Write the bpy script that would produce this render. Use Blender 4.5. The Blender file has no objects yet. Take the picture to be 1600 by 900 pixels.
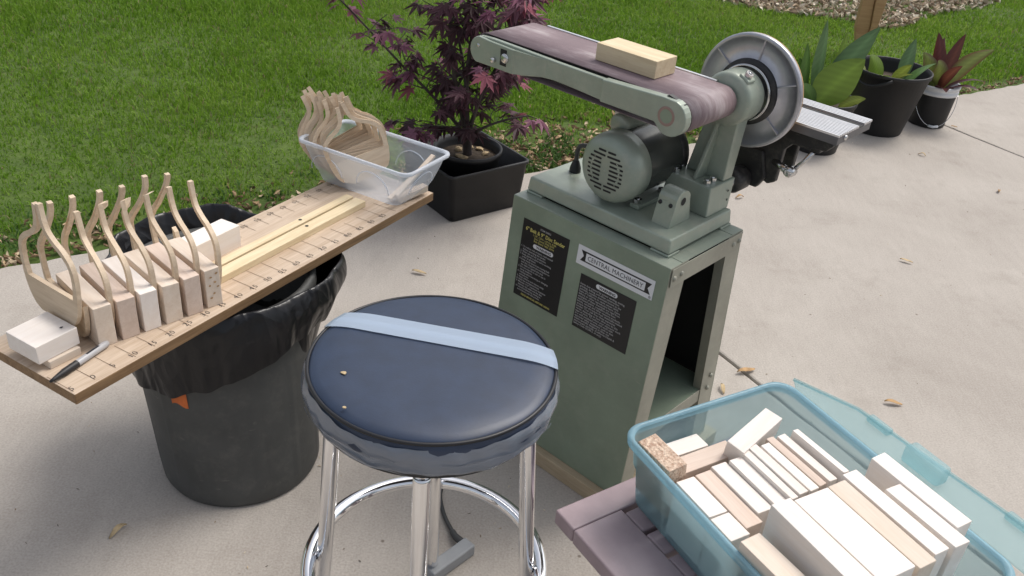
import bpy, bmesh, math, random
import numpy as np
from mathutils import Vector, Matrix, Quaternion

R = math.radians
random.seed(7)
rng = np.random.default_rng(11)
scn = bpy.context.scene
COL = scn.collection

# ------------------------------------------------------------------ camera
PITCH, ROLL, CAMH = 0.5445, 0.0892, 1.448
cam_d = bpy.data.cameras.new('camera')
cam_d.sensor_width = 36.0
cam_d.lens = 1398.0 / 1600.0 * 36.0
cam_d.clip_start = 0.02
cam_d.clip_end = 400.0
cam = bpy.data.objects.new('camera', cam_d)
COL.objects.link(cam)
_F = Vector((0, math.cos(PITCH), -math.sin(PITCH)))
_X = Vector((1, 0, 0))
_U = _X.cross(_F)
_R2 = _X * math.cos(ROLL) + _U * math.sin(ROLL)
_U2 = _U * math.cos(ROLL) - _X * math.sin(ROLL)
cam.matrix_world = Matrix((( _R2.x, _U2.x, -_F.x, 0), (_R2.y, _U2.y, -_F.y, 0), (_R2.z, _U2.z, -_F.z, CAMH), (0, 0, 0, 1)))
scn.camera = cam

# ------------------------------------------------------------------ sky and sun (thin overcast)
SUN_AZ = Vector((0.62, 0.55))          # where the sun stands, seen from above
SUN_EL = R(58)
world = bpy.data.worlds.new('World')
scn.world = world
world.use_nodes = True
wn = world.node_tree
wn.nodes.clear()
sky = wn.nodes.new('ShaderNodeTexSky')
sky.sky_type = 'NISHITA'
sky.sun_disc = False
sky.sun_elevation = SUN_EL
sky.sun_rotation = math.atan2(SUN_AZ.x, SUN_AZ.y)
sky.dust_density = 4.0
sky.air_density = 1.0
hs = wn.nodes.new('ShaderNodeHueSaturation')
hs.inputs['Saturation'].default_value = 0.42
bg = wn.nodes.new('ShaderNodeBackground')
bg.inputs['Strength'].default_value = 0.13
wo = wn.nodes.new('ShaderNodeOutputWorld')
wn.links.new(sky.outputs[0], hs.inputs['Color'])
wn.links.new(hs.outputs[0], bg.inputs['Color'])
wn.links.new(bg.outputs[0], wo.inputs['Surface'])

sun_d = bpy.data.lights.new('sun', 'SUN')
sun_d.energy = 1.3
sun_d.angle = R(22)
sun_d.color = (1.0, 0.955, 0.89)
sun = bpy.data.objects.new('sun', sun_d)
COL.objects.link(sun)
_az = SUN_AZ.normalized()
_sd = Vector((_az.x * math.cos(SUN_EL), _az.y * math.cos(SUN_EL), math.sin(SUN_EL)))
sun.rotation_euler = (-_sd).to_track_quat('-Z', 'Y').to_euler()

scn.render.engine = 'CYCLES'
scn.render.resolution_x, scn.render.resolution_y = 1024, 576
scn.view_settings.view_transform = 'Standard'
scn.view_settings.look = 'None'
scn.view_settings.gamma = 1.0
scn.view_settings.exposure = 0.42
scn.cycles.transparent_max_bounces = 16
scn.cycles.max_bounces = 10

# ------------------------------------------------------------------ materials
def nodes_of(m):
    m.use_nodes = True
    nt = m.node_tree
    nt.nodes.clear()
    out = nt.nodes.new('ShaderNodeOutputMaterial')
    return nt, out

def mk(name, col, rough=0.5, metal=0.0, var=0.0, vscale=8.0, stretch=(1, 1, 1), bump=0.0, bscale=80.0,
       spec=0.5, coat=0.0, coat_rough=0.1, col2=None, rvar=0.0, objrand=0.0, alpha_mix=0.0, tint=(1, 1, 1), sheen=0.0,
       transl=0.0, detail=5.0, dust=0.0):
    """principled material: noise colour variation, fine relief, optional see-through share (thin plastic)"""
    m = bpy.data.materials.new(name)
    nt, out = nodes_of(m)
    N, L = nt.nodes.new, nt.links.new
    p = N('ShaderNodeBsdfPrincipled')
    p.inputs['Roughness'].default_value = rough
    p.inputs['Metallic'].default_value = metal
    p.inputs['Specular IOR Level'].default_value = spec
    p.inputs['Coat Weight'].default_value = coat
    p.inputs['Coat Roughness'].default_value = coat_rough
    if sheen:
        p.inputs['Sheen Weight'].default_value = sheen
    tc = N('ShaderNodeTexCoord')
    oi = N('ShaderNodeObjectInfo')
    add = N('ShaderNodeVectorMath'); add.operation = 'ADD'
    mul = N('ShaderNodeVectorMath'); mul.operation = 'SCALE'
    mul.inputs[0].default_value = (37.1, 17.7, 53.3)
    L(oi.outputs['Random'], mul.inputs['Scale'])
    L(tc.outputs['Object'], add.inputs[0]); L(mul.outputs[0], add.inputs[1])
    mp = N('ShaderNodeMapping'); mp.inputs['Scale'].default_value = stretch
    L(add.outputs[0], mp.inputs['Vector'])
    c = tuple(col) + (1,)
    if var or col2 or objrand:
        nz = N('ShaderNodeTexNoise'); nz.inputs['Scale'].default_value = vscale
        nz.inputs['Detail'].default_value = detail; nz.inputs['Roughness'].default_value = 0.6
        L(mp.outputs[0], nz.inputs['Vector'])
        rp = N('ShaderNodeValToRGB')
        c2 = tuple(col2) if col2 else tuple(min(1, x * (1 + var)) for x in col)
        c1 = tuple(col) if col2 else tuple(x * (1 - var) for x in col)
        rp.color_ramp.elements[0].color = c1 + (1,); rp.color_ramp.elements[0].position = 0.32
        rp.color_ramp.elements[1].color = c2 + (1,); rp.color_ramp.elements[1].position = 0.68
        L(nz.outputs['Fac'], rp.inputs[0])
        last = rp.outputs[0]
        if objrand:
            h = N('ShaderNodeHueSaturation')
            mr = N('ShaderNodeMapRange'); mr.inputs['To Min'].default_value = 1 - objrand; mr.inputs['To Max'].default_value = 1 + objrand
            L(oi.outputs['Random'], mr.inputs['Value']); L(mr.outputs[0], h.inputs['Value']); L(last, h.inputs['Color'])
            last = h.outputs[0]
        if dust:                                   # sawdust film and scuffs with shapes of their own
            d1 = N('ShaderNodeTexNoise'); d1.inputs['Scale'].default_value = 23; d1.inputs['Detail'].default_value = 9; d1.inputs['Roughness'].default_value = 0.75
            L(add.outputs[0], d1.inputs['Vector'])
            dr = N('ShaderNodeMapRange'); dr.inputs['From Min'].default_value = 0.50; dr.inputs['From Max'].default_value = 0.72; dr.inputs['To Max'].default_value = dust
            L(d1.outputs['Fac'], dr.inputs['Value'])
            sm = N('ShaderNodeMapping'); sm.inputs['Scale'].default_value = (14, 90, 90); sm.inputs['Rotation'].default_value = (0.5, 0.7, 0.3)
            L(add.outputs[0], sm.inputs['Vector'])
            d2 = N('ShaderNodeTexNoise'); d2.inputs['Scale'].default_value = 1.0; d2.inputs['Detail'].default_value = 2
            L(sm.outputs[0], d2.inputs['Vector'])
            d2r = N('ShaderNodeMapRange'); d2r.inputs['From Min'].default_value = 0.70; d2r.inputs['From Max'].default_value = 0.76; d2r.inputs['To Max'].default_value = dust * 1.2
            L(d2.outputs['Fac'], d2r.inputs['Value'])
            mxm = N('ShaderNodeMath'); mxm.operation = 'MAXIMUM'; L(dr.outputs[0], mxm.inputs[0]); L(d2r.outputs[0], mxm.inputs[1])
            dm_ = N('ShaderNodeMix'); dm_.data_type = 'RGBA'; dm_.inputs[7].default_value = (0.52, 0.47, 0.39, 1)
            L(mxm.outputs[0], dm_.inputs[0]); L(last, dm_.inputs[6]); last = dm_.outputs[2]
        L(last, p.inputs['Base Color'])
        if rvar:
            mr2 = N('ShaderNodeMapRange'); mr2.inputs['To Min'].default_value = max(0.02, rough - rvar); mr2.inputs['To Max'].default_value = rough + rvar
            L(nz.outputs['Fac'], mr2.inputs['Value']); L(mr2.outputs[0], p.inputs['Roughness'])
    else:
        p.inputs['Base Color'].default_value = c
    if bump:
        nb = N('ShaderNodeTexNoise'); nb.inputs['Scale'].default_value = bscale; nb.inputs['Detail'].default_value = 4
        L(mp.outputs[0], nb.inputs['Vector'])
        b = N('ShaderNodeBump'); b.inputs['Strength'].default_value = bump; b.inputs['Distance'].default_value = 0.004
        L(nb.outputs['Fac'], b.inputs['Height']); L(b.outputs[0], p.inputs['Normal'])
    surf = p.outputs[0]
    if transl:
        t = N('ShaderNodeBsdfTranslucent'); t.inputs['Color'].default_value = c
        mx = N('ShaderNodeMixShader'); mx.inputs[0].default_value = transl
        L(surf, mx.inputs[1]); L(t.outputs[0], mx.inputs[2]); surf = mx.outputs[0]
    if alpha_mix:
        t = N('ShaderNodeBsdfTransparent'); t.inputs['Color'].default_value = tuple(tint) + (1,)
        mx = N('ShaderNodeMixShader'); mx.inputs[0].default_value = alpha_mix
        L(surf, mx.inputs[1]); L(t.outputs[0], mx.inputs[2]); surf = mx.outputs[0]
    L(surf, out.inputs['Surface'])
    return m

def vcol_mat(name, rough=0.6, transl=0.25, spec=0.3):
    """colour of each blade / leaf / chip comes from its own attribute"""
    m = bpy.data.materials.new(name)
    nt, out = nodes_of(m)
    N, L = nt.nodes.new, nt.links.new
    a = N('ShaderNodeAttribute'); a.attribute_name = 'tone'
    p = N('ShaderNodeBsdfPrincipled'); p.inputs['Roughness'].default_value = rough
    p.inputs['Specular IOR Level'].default_value = spec
    L(a.outputs['Color'], p.inputs['Base Color'])
    t = N('ShaderNodeBsdfTranslucent'); L(a.outputs['Color'], t.inputs['Color'])
    mx = N('ShaderNodeMixShader'); mx.inputs[0].default_value = transl
    L(p.outputs[0], mx.inputs[1]); L(t.outputs[0], mx.inputs[2]); L(mx.outputs[0], out.inputs['Surface'])
    return m

def wood(name, light, dark, scale=9.0, rough=0.62, objrand=0.06, rings=0.5, spec=0.3, fuzz=0.25):
    """grain runs along local X"""
    m = bpy.data.materials.new(name)
    nt, out = nodes_of(m)
    N, L = nt.nodes.new, nt.links.new
    p = N('ShaderNodeBsdfPrincipled'); p.inputs['Roughness'].default_value = rough
    p.inputs['Specular IOR Level'].default_value = spec
    tc = N('ShaderNodeTexCoord'); oi = N('ShaderNodeObjectInfo')
    mul = N('ShaderNodeVectorMath'); mul.operation = 'SCALE'; mul.inputs[0].default_value = (11.3, 7.7, 13.1)
    L(oi.outputs['Random'], mul.inputs['Scale'])
    add = N('ShaderNodeVectorMath'); add.operation = 'ADD'
    L(tc.outputs['Object'], add.inputs[0]); L(mul.outputs[0], add.inputs[1])
    mp = N('ShaderNodeMapping'); mp.inputs['Scale'].default_value = (0.9, 9.0, 9.0)
    L(add.outputs[0], mp.inputs['Vector'])
    n1 = N('ShaderNodeTexNoise'); n1.inputs['Scale'].default_value = scale; n1.inputs['Detail'].default_value = 6
    n1.inputs['Roughness'].default_value = 0.65; n1.inputs['Distortion'].default_value = 0.6
    L(mp.outputs[0], n1.inputs['Vector'])
    mp2 = N('ShaderNodeMapping'); mp2.inputs['Scale'].default_value = (2.0, 60.0, 60.0)
    L(add.outputs[0], mp2.inputs['Vector'])
    n2 = N('ShaderNodeTexNoise'); n2.inputs['Scale'].default_value = scale; n2.inputs['Detail'].default_value = 3
    L(mp2.outputs[0], n2.inputs['Vector'])
    mxv = N('ShaderNodeMix'); mxv.data_type = 'FLOAT'; mxv.inputs[0].default_value = fuzz
    L(n1.outputs['Fac'], mxv.inputs[2]); L(n2.outputs['Fac'], mxv.inputs[3])
    rp = N('ShaderNodeValToRGB')
    rp.color_ramp.elements[0].position = 0.36; rp.color_ramp.elements[0].color = tuple(dark) + (1,)
    rp.color_ramp.elements[1].position = 0.62; rp.color_ramp.elements[1].color = tuple(light) + (1,)
    L(mxv.outputs[0], rp.inputs[0])
    h = N('ShaderNodeHueSaturation')
    mr = N('ShaderNodeMapRange'); mr.inputs['To Min'].default_value = 1 - objrand; mr.inputs['To Max'].default_value = 1 + objrand
    L(oi.outputs['Random'], mr.inputs['Value']); L(mr.outputs[0], h.inputs['Value']); L(rp.outputs[0], h.inputs['Color'])
    L(h.outputs[0], p.inputs['Base Color'])
    b = N('ShaderNodeBump'); b.inputs['Strength'].default_value = 0.25; b.inputs['Distance'].default_value = 0.001
    L(mxv.outputs[0], b.inputs['Height']); L(b.outputs[0], p.inputs['Normal'])
    L(p.outputs[0], out.inputs['Surface'])
    return m

def concrete(name):
    m = bpy.data.materials.new(name)
    nt, out = nodes_of(m)
    N, L = nt.nodes.new, nt.links.new
    p = N('ShaderNodeBsdfPrincipled'); p.inputs['Roughness'].default_value = 0.88
    p.inputs['Specular IOR Level'].default_value = 0.25
    g = N('ShaderNodeNewGeometry')
    big = N('ShaderNodeTexNoise'); big.inputs['Scale'].default_value = 1.7; big.inputs['Detail'].default_value = 6; big.inputs['Roughness'].default_value = 0.62
    big.inputs['Distortion'].default_value = 0.5
    L(g.outputs['Position'], big.inputs['Vector'])
    r1 = N('ShaderNodeValToRGB')
    r1.color_ramp.elements[0].position = 0.3; r1.color_ramp.elements[0].color = (0.385, 0.348, 0.310, 1)
    r1.color_ramp.elements[1].position = 0.7; r1.color_ramp.elements[1].color = (0.475, 0.436, 0.392, 1)
    L(big.outputs['Fac'], r1.inputs[0])
    st = N('ShaderNodeTexNoise'); st.inputs['Scale'].default_value = 4.3; st.inputs['Detail'].default_value = 8; st.inputs['Roughness'].default_value = 0.7
    L(g.outputs['Position'], st.inputs['Vector'])
    r2 = N('ShaderNodeValToRGB')
    r2.color_ramp.elements[0].position = 0.30; r2.color_ramp.elements[0].color = (0.80, 0.785, 0.77, 1)
    r2.color_ramp.elements[1].position = 0.46; r2.color_ramp.elements[1].color = (1, 1, 1, 1)
    L(st.outputs['Fac'], r2.inputs[0])
    m1 = N('ShaderNodeMix'); m1.data_type = 'RGBA'; m1.blend_type = 'MULTIPLY'; m1.inputs[0].default_value = 0.6
    L(r1.outputs[0], m1.inputs[6]); L(r2.outputs[0], m1.inputs[7])
    fine = N('ShaderNodeTexNoise'); fine.inputs['Scale'].default_value = 210; fine.inputs['Detail'].default_value = 4
    L(g.outputs['Position'], fine.inputs['Vector'])
    r3 = N('ShaderNodeValToRGB')
    r3.color_ramp.elements[0].position = 0.3; r3.color_ramp.elements[0].color = (0.82, 0.81, 0.80, 1)
    r3.color_ramp.elements[1].position = 0.7; r3.color_ramp.elements[1].color = (1.12, 1.12, 1.12, 1)
    L(fine.outputs['Fac'], r3.inputs[0])
    m2 = N('ShaderNodeMix'); m2.data_type = 'RGBA'; m2.blend_type = 'MULTIPLY'; m2.inputs[0].default_value = 0.8
    L(m1.outputs[2], m2.inputs[6]); L(r3.outputs[0], m2.inputs[7])
    vo = N('ShaderNodeTexVoronoi'); vo.inputs['Scale'].default_value = 7.0
    L(g.outputs['Position'], vo.inputs['Vector'])
    r4 = N('ShaderNodeValToRGB')
    r4.color_ramp.elements[0].position = 0.018; r4.color_ramp.elements[0].color = (0.3, 0.26, 0.22, 1)
    r4.color_ramp.elements[1].position = 0.035; r4.color_ramp.elements[1].color = (1, 1, 1, 1)
    L(vo.outputs['Distance'], r4.inputs[0])
    m3 = N('ShaderNodeMix'); m3.data_type = 'RGBA'; m3.blend_type = 'MULTIPLY'; m3.inputs[0].default_value = 0.75
    L(m2.outputs[2], m3.inputs[6]); L(r4.outputs[0], m3.inputs[7])
    pit = N('ShaderNodeTexVoronoi'); pit.inputs['Scale'].default_value = 30.0
    L(g.outputs['Position'], pit.inputs['Vector'])
    pr = N('ShaderNodeValToRGB'); pr.color_ramp.elements[0].position = 0.03; pr.color_ramp.elements[0].color = (0.55, 0.5, 0.46, 1)
    pr.color_ramp.elements[1].position = 0.09; pr.color_ramp.elements[1].color = (1, 1, 1, 1)
    L(pit.outputs['Distance'], pr.inputs[0])
    pk = N('ShaderNodeTexNoise'); pk.inputs['Scale'].default_value = 3.1; pk.inputs['Detail'].default_value = 2
    L(g.outputs['Position'], pk.inputs['Vector'])
    pkr = N('ShaderNodeMapRange'); pkr.inputs['From Min'].default_value = 0.5; pkr.inputs['From Max'].default_value = 0.66; pkr.inputs['To Max'].default_value = 0.6
    L(pk.outputs['Fac'], pkr.inputs['Value'])
    m4 = N('ShaderNodeMix'); m4.data_type = 'RGBA'; m4.blend_type = 'MULTIPLY'
    L(pkr.outputs[0], m4.inputs[0]); L(m3.outputs[2], m4.inputs[6]); L(pr.outputs[0], m4.inputs[7])
    mid = N('ShaderNodeTexNoise'); mid.inputs['Scale'].default_value = 38; mid.inputs['Detail'].default_value = 5; mid.inputs['Roughness'].default_value = 0.7
    bm_ = N('ShaderNodeMapping'); bm_.inputs['Rotation'].default_value = (0, 0, -0.59); bm_.inputs['Scale'].default_value = (1.0, 0.22, 1)
    L(g.outputs['Position'], bm_.inputs['Vector']); L(bm_.outputs[0], mid.inputs['Vector'])
    mr_ = N('ShaderNodeValToRGB'); mr_.color_ramp.elements[0].position = 0.3; mr_.color_ramp.elements[0].color = (0.90, 0.895, 0.885, 1)
    mr_.color_ramp.elements[1].position = 0.68; mr_.color_ramp.elements[1].color = (1.06, 1.06, 1.06, 1)
    L(mid.outputs['Fac'], mr_.inputs[0])
    m5 = N('ShaderNodeMix'); m5.data_type = 'RGBA'; m5.blend_type = 'MULTIPLY'; m5.inputs[0].default_value = 0.5
    L(m4.outputs[2], m5.inputs[6]); L(mr_.outputs[0], m5.inputs[7])
    L(m5.outputs[2], p.inputs['Base Color'])
    hb = N('ShaderNodeMath'); hb.operation = 'ADD'; L(fine.outputs['Fac'], hb.inputs[0]); L(mid.outputs['Fac'], hb.inputs[1])
    b = N('ShaderNodeBump'); b.inputs['Strength'].default_value = 0.4; b.inputs['Distance'].default_value = 0.002
    L(hb.outputs[0], b.inputs['Height']); L(b.outputs[0], p.inputs['Normal'])
    L(p.outputs[0], out.inputs['Surface'])
    return m

M = {}
M['concrete'] = concrete('concrete')
M['soil'] = mk('soil', (0.05, 0.036, 0.024), 0.95, var=0.5, vscale=18, bump=0.9, bscale=60)
M['turf'] = mk('turf', (0.05, 0.09, 0.012), 0.95, col2=(0.09, 0.14, 0.022), vscale=6, bump=1.0, bscale=90)
M['grass'] = vcol_mat('grass_blades', 0.6, 0.48, 0.2)
M['chips'] = vcol_mat('bark_chips', 0.8, 0.0, 0.2)
M['green'] = mk('green_machine_paint', (0.30, 0.345, 0.285), 0.34, var=0.1, vscale=14, bump=0.05, bscale=240, spec=0.55, rvar=0.08, metal=0.15, dust=0.30)
M['green_panel'] = mk('green_sheet_paint', (0.230, 0.285, 0.212), 0.40, var=0.12, vscale=6, bump=0.03, bscale=200, spec=0.5, rvar=0.08, metal=0.1, dust=0.12)
M['green_frame'] = mk('green_frame_paint', (0.29, 0.29, 0.235), 0.38, var=0.14, vscale=9, bump=0.03, bscale=200, spec=0.5, metal=0.15, dust=0.22)
M['dark_in'] = mk('flat_dark', (0.012, 0.012, 0.012), 0.7)  # near-black colour standing in for shade inside openings and the cabinet
M['black'] = mk('black_plastic', (0.012, 0.012, 0.013), 0.5, var=0.25, vscale=10)
M['black_iron'] = mk('black_iron', (0.018, 0.018, 0.019), 0.5, var=0.3, vscale=14, bump=0.1, bscale=160, dust=0.12)
M['pot'] = mk('pot_plastic', (0.010, 0.010, 0.011), 0.55, var=0.35, vscale=7, bump=0.05, bscale=120)
M['motor'] = mk('motor_shell', (0.085, 0.09, 0.082), 0.24, metal=0.5, var=0.15, vscale=10)
M['alu'] = mk('cast_aluminium', (0.47, 0.47, 0.50), 0.36, metal=0.75, var=0.16, vscale=16, bump=0.1, bscale=180, rvar=0.08)
M['alu_bright'] = mk('extruded_aluminium', (0.72, 0.72, 0.73), 0.3, metal=0.75, var=0.06, vscale=30)
M['alu_shade'] = mk('groove_shade_aluminium', (0.16, 0.16, 0.17), 0.45, metal=0.6, var=0.1, vscale=16)  # darker than the ridges: shade of the table grooves put into colour
M['steel'] = mk('bright_steel', (0.6, 0.6, 0.6), 0.25, metal=1.0, var=0.1, vscale=30)
M['chrome'] = mk('chrome', (0.82, 0.82, 0.83), 0.07, metal=1.0, var=0.03, vscale=20, rvar=0.03)
M['vinyl'] = mk('sky_tinted_black_vinyl', (0.016, 0.030, 0.064), 0.47, var=0.15, vscale=30, bump=0.04, bscale=420, spec=0.62)  # blue reflection of the sky put into the base colour
M['vinyl_side'] = mk('black_vinyl_piping', (0.012, 0.012, 0.014), 0.42, spec=0.5)
M['tape'] = mk('clear_tape', (0.43, 0.52, 0.64), 0.34, alpha_mix=0.30, tint=(0.9, 0.95, 1.0), bump=0.12, bscale=40, stretch=(1, 12, 1), spec=0.6)
M['wrap'] = mk('stretch_film', (0.25, 0.28, 0.33), 0.24, alpha_mix=0.30, tint=(0.8, 0.84, 0.9), bump=0.5, bscale=22, stretch=(1, 1, 4), spec=0.9)
M['bin'] = mk('grey_bin_plastic', (0.064, 0.065, 0.062), 0.62, var=0.16, vscale=9, bump=0.05, bscale=150, dust=0.06)
def bag_mat():
    m = bpy.data.materials.new('black_bag_film')
    nt, out = nodes_of(m); N, L = nt.nodes.new, nt.links.new
    p = N('ShaderNodeBsdfPrincipled'); p.inputs['Base Color'].default_value = (0.006, 0.006, 0.0075, 1)
    p.inputs['Roughness'].default_value = 0.32; p.inputs['Specular IOR Level'].default_value = 0.45
    tc = N('ShaderNodeTexCoord'); mp = N('ShaderNodeMapping'); mp.inputs['Scale'].default_value = (1, 1, 0.55)
    nz = N('ShaderNodeTexNoise'); nz.inputs['Scale'].default_value = 7; nz.inputs['Detail'].default_value = 3
    L(tc.outputs['Object'], mp.inputs[0]); L(mp.outputs[0], nz.inputs['Vector'])
    ad = N('ShaderNodeVectorMath'); ad.operation = 'MULTIPLY_ADD'; ad.inputs[1].default_value = (0.16, 0.16, 0.16)
    L(nz.outputs['Color'], ad.inputs[0]); L(mp.outputs[0], ad.inputs[2])
    vo = N('ShaderNodeTexVoronoi'); vo.feature = 'F1'; vo.inputs['Scale'].default_value = 15
    v2 = N('ShaderNodeTexVoronoi'); v2.feature = 'F1'; v2.inputs['Scale'].default_value = 42
    L(ad.outputs[0], vo.inputs['Vector']); L(ad.outputs[0], v2.inputs['Vector'])
    mx = N('ShaderNodeMix'); mx.data_type = 'FLOAT'; mx.inputs[0].default_value = 0.25
    L(vo.outputs['Distance'], mx.inputs[2]); L(v2.outputs['Distance'], mx.inputs[3])
    b = N('ShaderNodeBump'); b.inputs['Strength'].default_value = 0.75; b.inputs['Distance'].default_value = 0.012
    L(mx.outputs[0], b.inputs['Height']); L(b.outputs[0], p.inputs['Normal']); L(p.outputs[0], out.inputs['Surface'])
    return m
M['bag'] = bag_mat()
M['orange'] = mk('orange_mark', (0.55, 0.13, 0.025), 0.6, var=0.2, vscale=30)
M['basswood'] = wood('pale_block_wood', (0.76, 0.66, 0.56), (0.68, 0.565, 0.455), 7, objrand=0.05)
M['basswood2'] = wood('pinkish_block_wood', (0.69, 0.57, 0.485), (0.60, 0.475, 0.39), 7, objrand=0.05)
M['white_wood'] = wood('white_block_wood', (0.86, 0.80, 0.745), (0.81, 0.735, 0.665), 6, objrand=0.04, fuzz=0.15)
M['pine'] = wood('pine_strip_wood', (0.78, 0.66, 0.45), (0.66, 0.52, 0.32), 8, objrand=0.04)
M['plank'] = wood('weathered_plank_wood', (0.62, 0.50, 0.385), (0.46, 0.345, 0.245), 6, objrand=0.0, fuzz=0.35)
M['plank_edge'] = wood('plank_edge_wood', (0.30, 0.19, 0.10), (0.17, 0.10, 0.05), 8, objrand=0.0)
M['yoke'] = wood('yoke_wood', (0.73, 0.60, 0.45), (0.60, 0.465, 0.325), 9, objrand=0.1)
M['ply'] = wood('plywood', (0.52, 0.42, 0.29), (0.40, 0.31, 0.20), 9, objrand=0.02)
M['post'] = wood('post_wood', (0.52, 0.33, 0.17), (0.40, 0.23, 0.11), 4, objrand=0.0)
M['particle'] = mk('particle_board', (0.42, 0.26, 0.18), 0.85, col2=(0.78, 0.62, 0.48), vscale=180, bump=0.8, bscale=220, detail=2)
M['ink'] = mk('black_ink', (0.02, 0.02, 0.025), 0.7)
M['pencil'] = mk('pencil_line', (0.20, 0.13, 0.085), 0.8)
M['label_black'] = mk('black_label_film', (0.012, 0.012, 0.013), 0.35)
M['label_white'] = mk('white_label_film', (0.72, 0.73, 0.74), 0.4)
M['print_white'] = mk('white_print', (0.42, 0.42, 0.42), 0.5)
M['print_yellow'] = mk('yellow_print', (0.62, 0.56, 0.16), 0.5)
M['clear_tub'] = mk('clear_plastic', (0.66, 0.72, 0.80), 0.22, alpha_mix=0.6, tint=(0.97, 0.98, 1.0), transl=0.35, spec=0.6, bump=0.04, bscale=30)
M['clear_rim'] = mk('clear_plastic_rim', (0.76, 0.81, 0.88), 0.2, alpha_mix=0.25, tint=(0.97, 0.98, 1.0), transl=0.3, spec=0.6)
M['blue_tub'] = mk('blue_plastic', (0.40, 0.58, 0.64), 0.26, alpha_mix=0.50, tint=(0.72, 0.88, 0.91), transl=0.35, spec=0.6, bump=0.05, bscale=20)
M['blue_rim'] = mk('blue_plastic_rim', (0.40, 0.62, 0.72), 0.25, alpha_mix=0.38, tint=(0.70, 0.88, 0.94), transl=0.35, spec=0.6)
M['blue_lid'] = mk('blue_plastic_lid', (0.50, 0.68, 0.72), 0.24, alpha_mix=0.72, tint=(0.84, 0.95, 0.96), transl=0.35, spec=0.6, bump=0.05, bscale=20)
M['mauve'] = mk('mauve_resin', (0.36, 0.275, 0.295), 0.5, var=0.16, vscale=9, bump=0.06, bscale=90, spec=0.45, rvar=0.1)
M['cord_grey'] = mk('grey_rubber', (0.27, 0.28, 0.29), 0.55, var=0.1, vscale=20)
M['cord_dark'] = mk('dark_rubber', (0.05, 0.05, 0.05), 0.55)
M['bark'] = mk('maple_bark', (0.035, 0.026, 0.025), 0.85, col2=(0.075, 0.06, 0.055), vscale=30, stretch=(1, 1, 0.25), bump=0.5, bscale=60)
M['maple'] = vcol_mat('maple_leaf', 0.55, 0.3, 0.3)
M['canna'] = vcol_mat('canna_leaf', 0.42, 0.32, 0.45)
M['white_plastic'] = mk('white_bucket_plastic', (0.68, 0.70, 0.72), 0.4, var=0.06, vscale=20)
M['dead_leaf'] = mk('dry_leaf', (0.42, 0.26, 0.12), 0.8, var=0.3, vscale=40)
M['dead_leaf2'] = mk('pale_dry_leaf', (0.50, 0.38, 0.22), 0.8, var=0.3, vscale=40)
M['belt'] = None
M['ring_red'] = mk('worn_ring', (0.30, 0.20, 0.17), 0.5)
M['pen_body'] = mk('pen_barrel', (0.42, 0.42, 0.43), 0.35)
M['pen_band'] = mk('pen_print', (0.30, 0.05, 0.05), 0.4)

def belt_mat():
    m = bpy.data.materials.new('sanding_belt')
    nt, out = nodes_of(m)
    N, L = nt.nodes.new, nt.links.new
    p = N('ShaderNodeBsdfPrincipled'); p.inputs['Roughness'].default_value = 0.62
    tc = N('ShaderNodeTexCoord')
    mp = N('ShaderNodeMapping'); mp.inputs['Scale'].default_value = (3.0, 16.0, 3.0)
    L(tc.outputs['Object'], mp.inputs['Vector'])
    n = N('ShaderNodeTexNoise'); n.inputs['Scale'].default_value = 2.2; n.inputs['Detail'].default_value = 7; n.inputs['Roughness'].default_value = 0.7
    L(mp.outputs[0], n.inputs['Vector'])
    big = N('ShaderNodeTexNoise'); big.inputs['Scale'].default_value = 9; big.inputs['Detail'].default_value = 4
    L(tc.outputs['Object'], big.inputs['Vector'])
    mu = N('ShaderNodeMath'); mu.operation = 'MULTIPLY'
    L(n.outputs['Fac'], mu.inputs[0]); L(big.outputs['Fac'], mu.inputs[1])
    rp = N('ShaderNodeValToRGB')
    rp.color_ramp.elements[0].position = 0.17; rp.color_ramp.elements[0].color = (0.175, 0.122, 0.132, 1)
    rp.color_ramp.elements[1].position = 0.42; rp.color_ramp.elements[1].color = (0.43, 0.375, 0.38, 1)
    e = rp.color_ramp.elements.new(0.26); e.color = (0.230, 0.170, 0.180, 1)
    L(mu.outputs[0], rp.inputs[0])
    g = N('ShaderNodeTexNoise'); g.inputs['Scale'].default_value = 900
    L(tc.outputs['Object'], g.inputs['Vector'])
    b = N('ShaderNodeBump'); b.inputs['Strength'].default_value = 0.5; b.inputs['Distance'].default_value = 0.001
    L(g.outputs['Fac'], b.inputs['Height']); L(b.outputs[0], p.inputs['Normal'])
    L(rp.outputs[0], p.inputs['Base Color'])
    L(p.outputs[0], out.inputs['Surface'])
    return m
M['belt'] = belt_mat()

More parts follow.
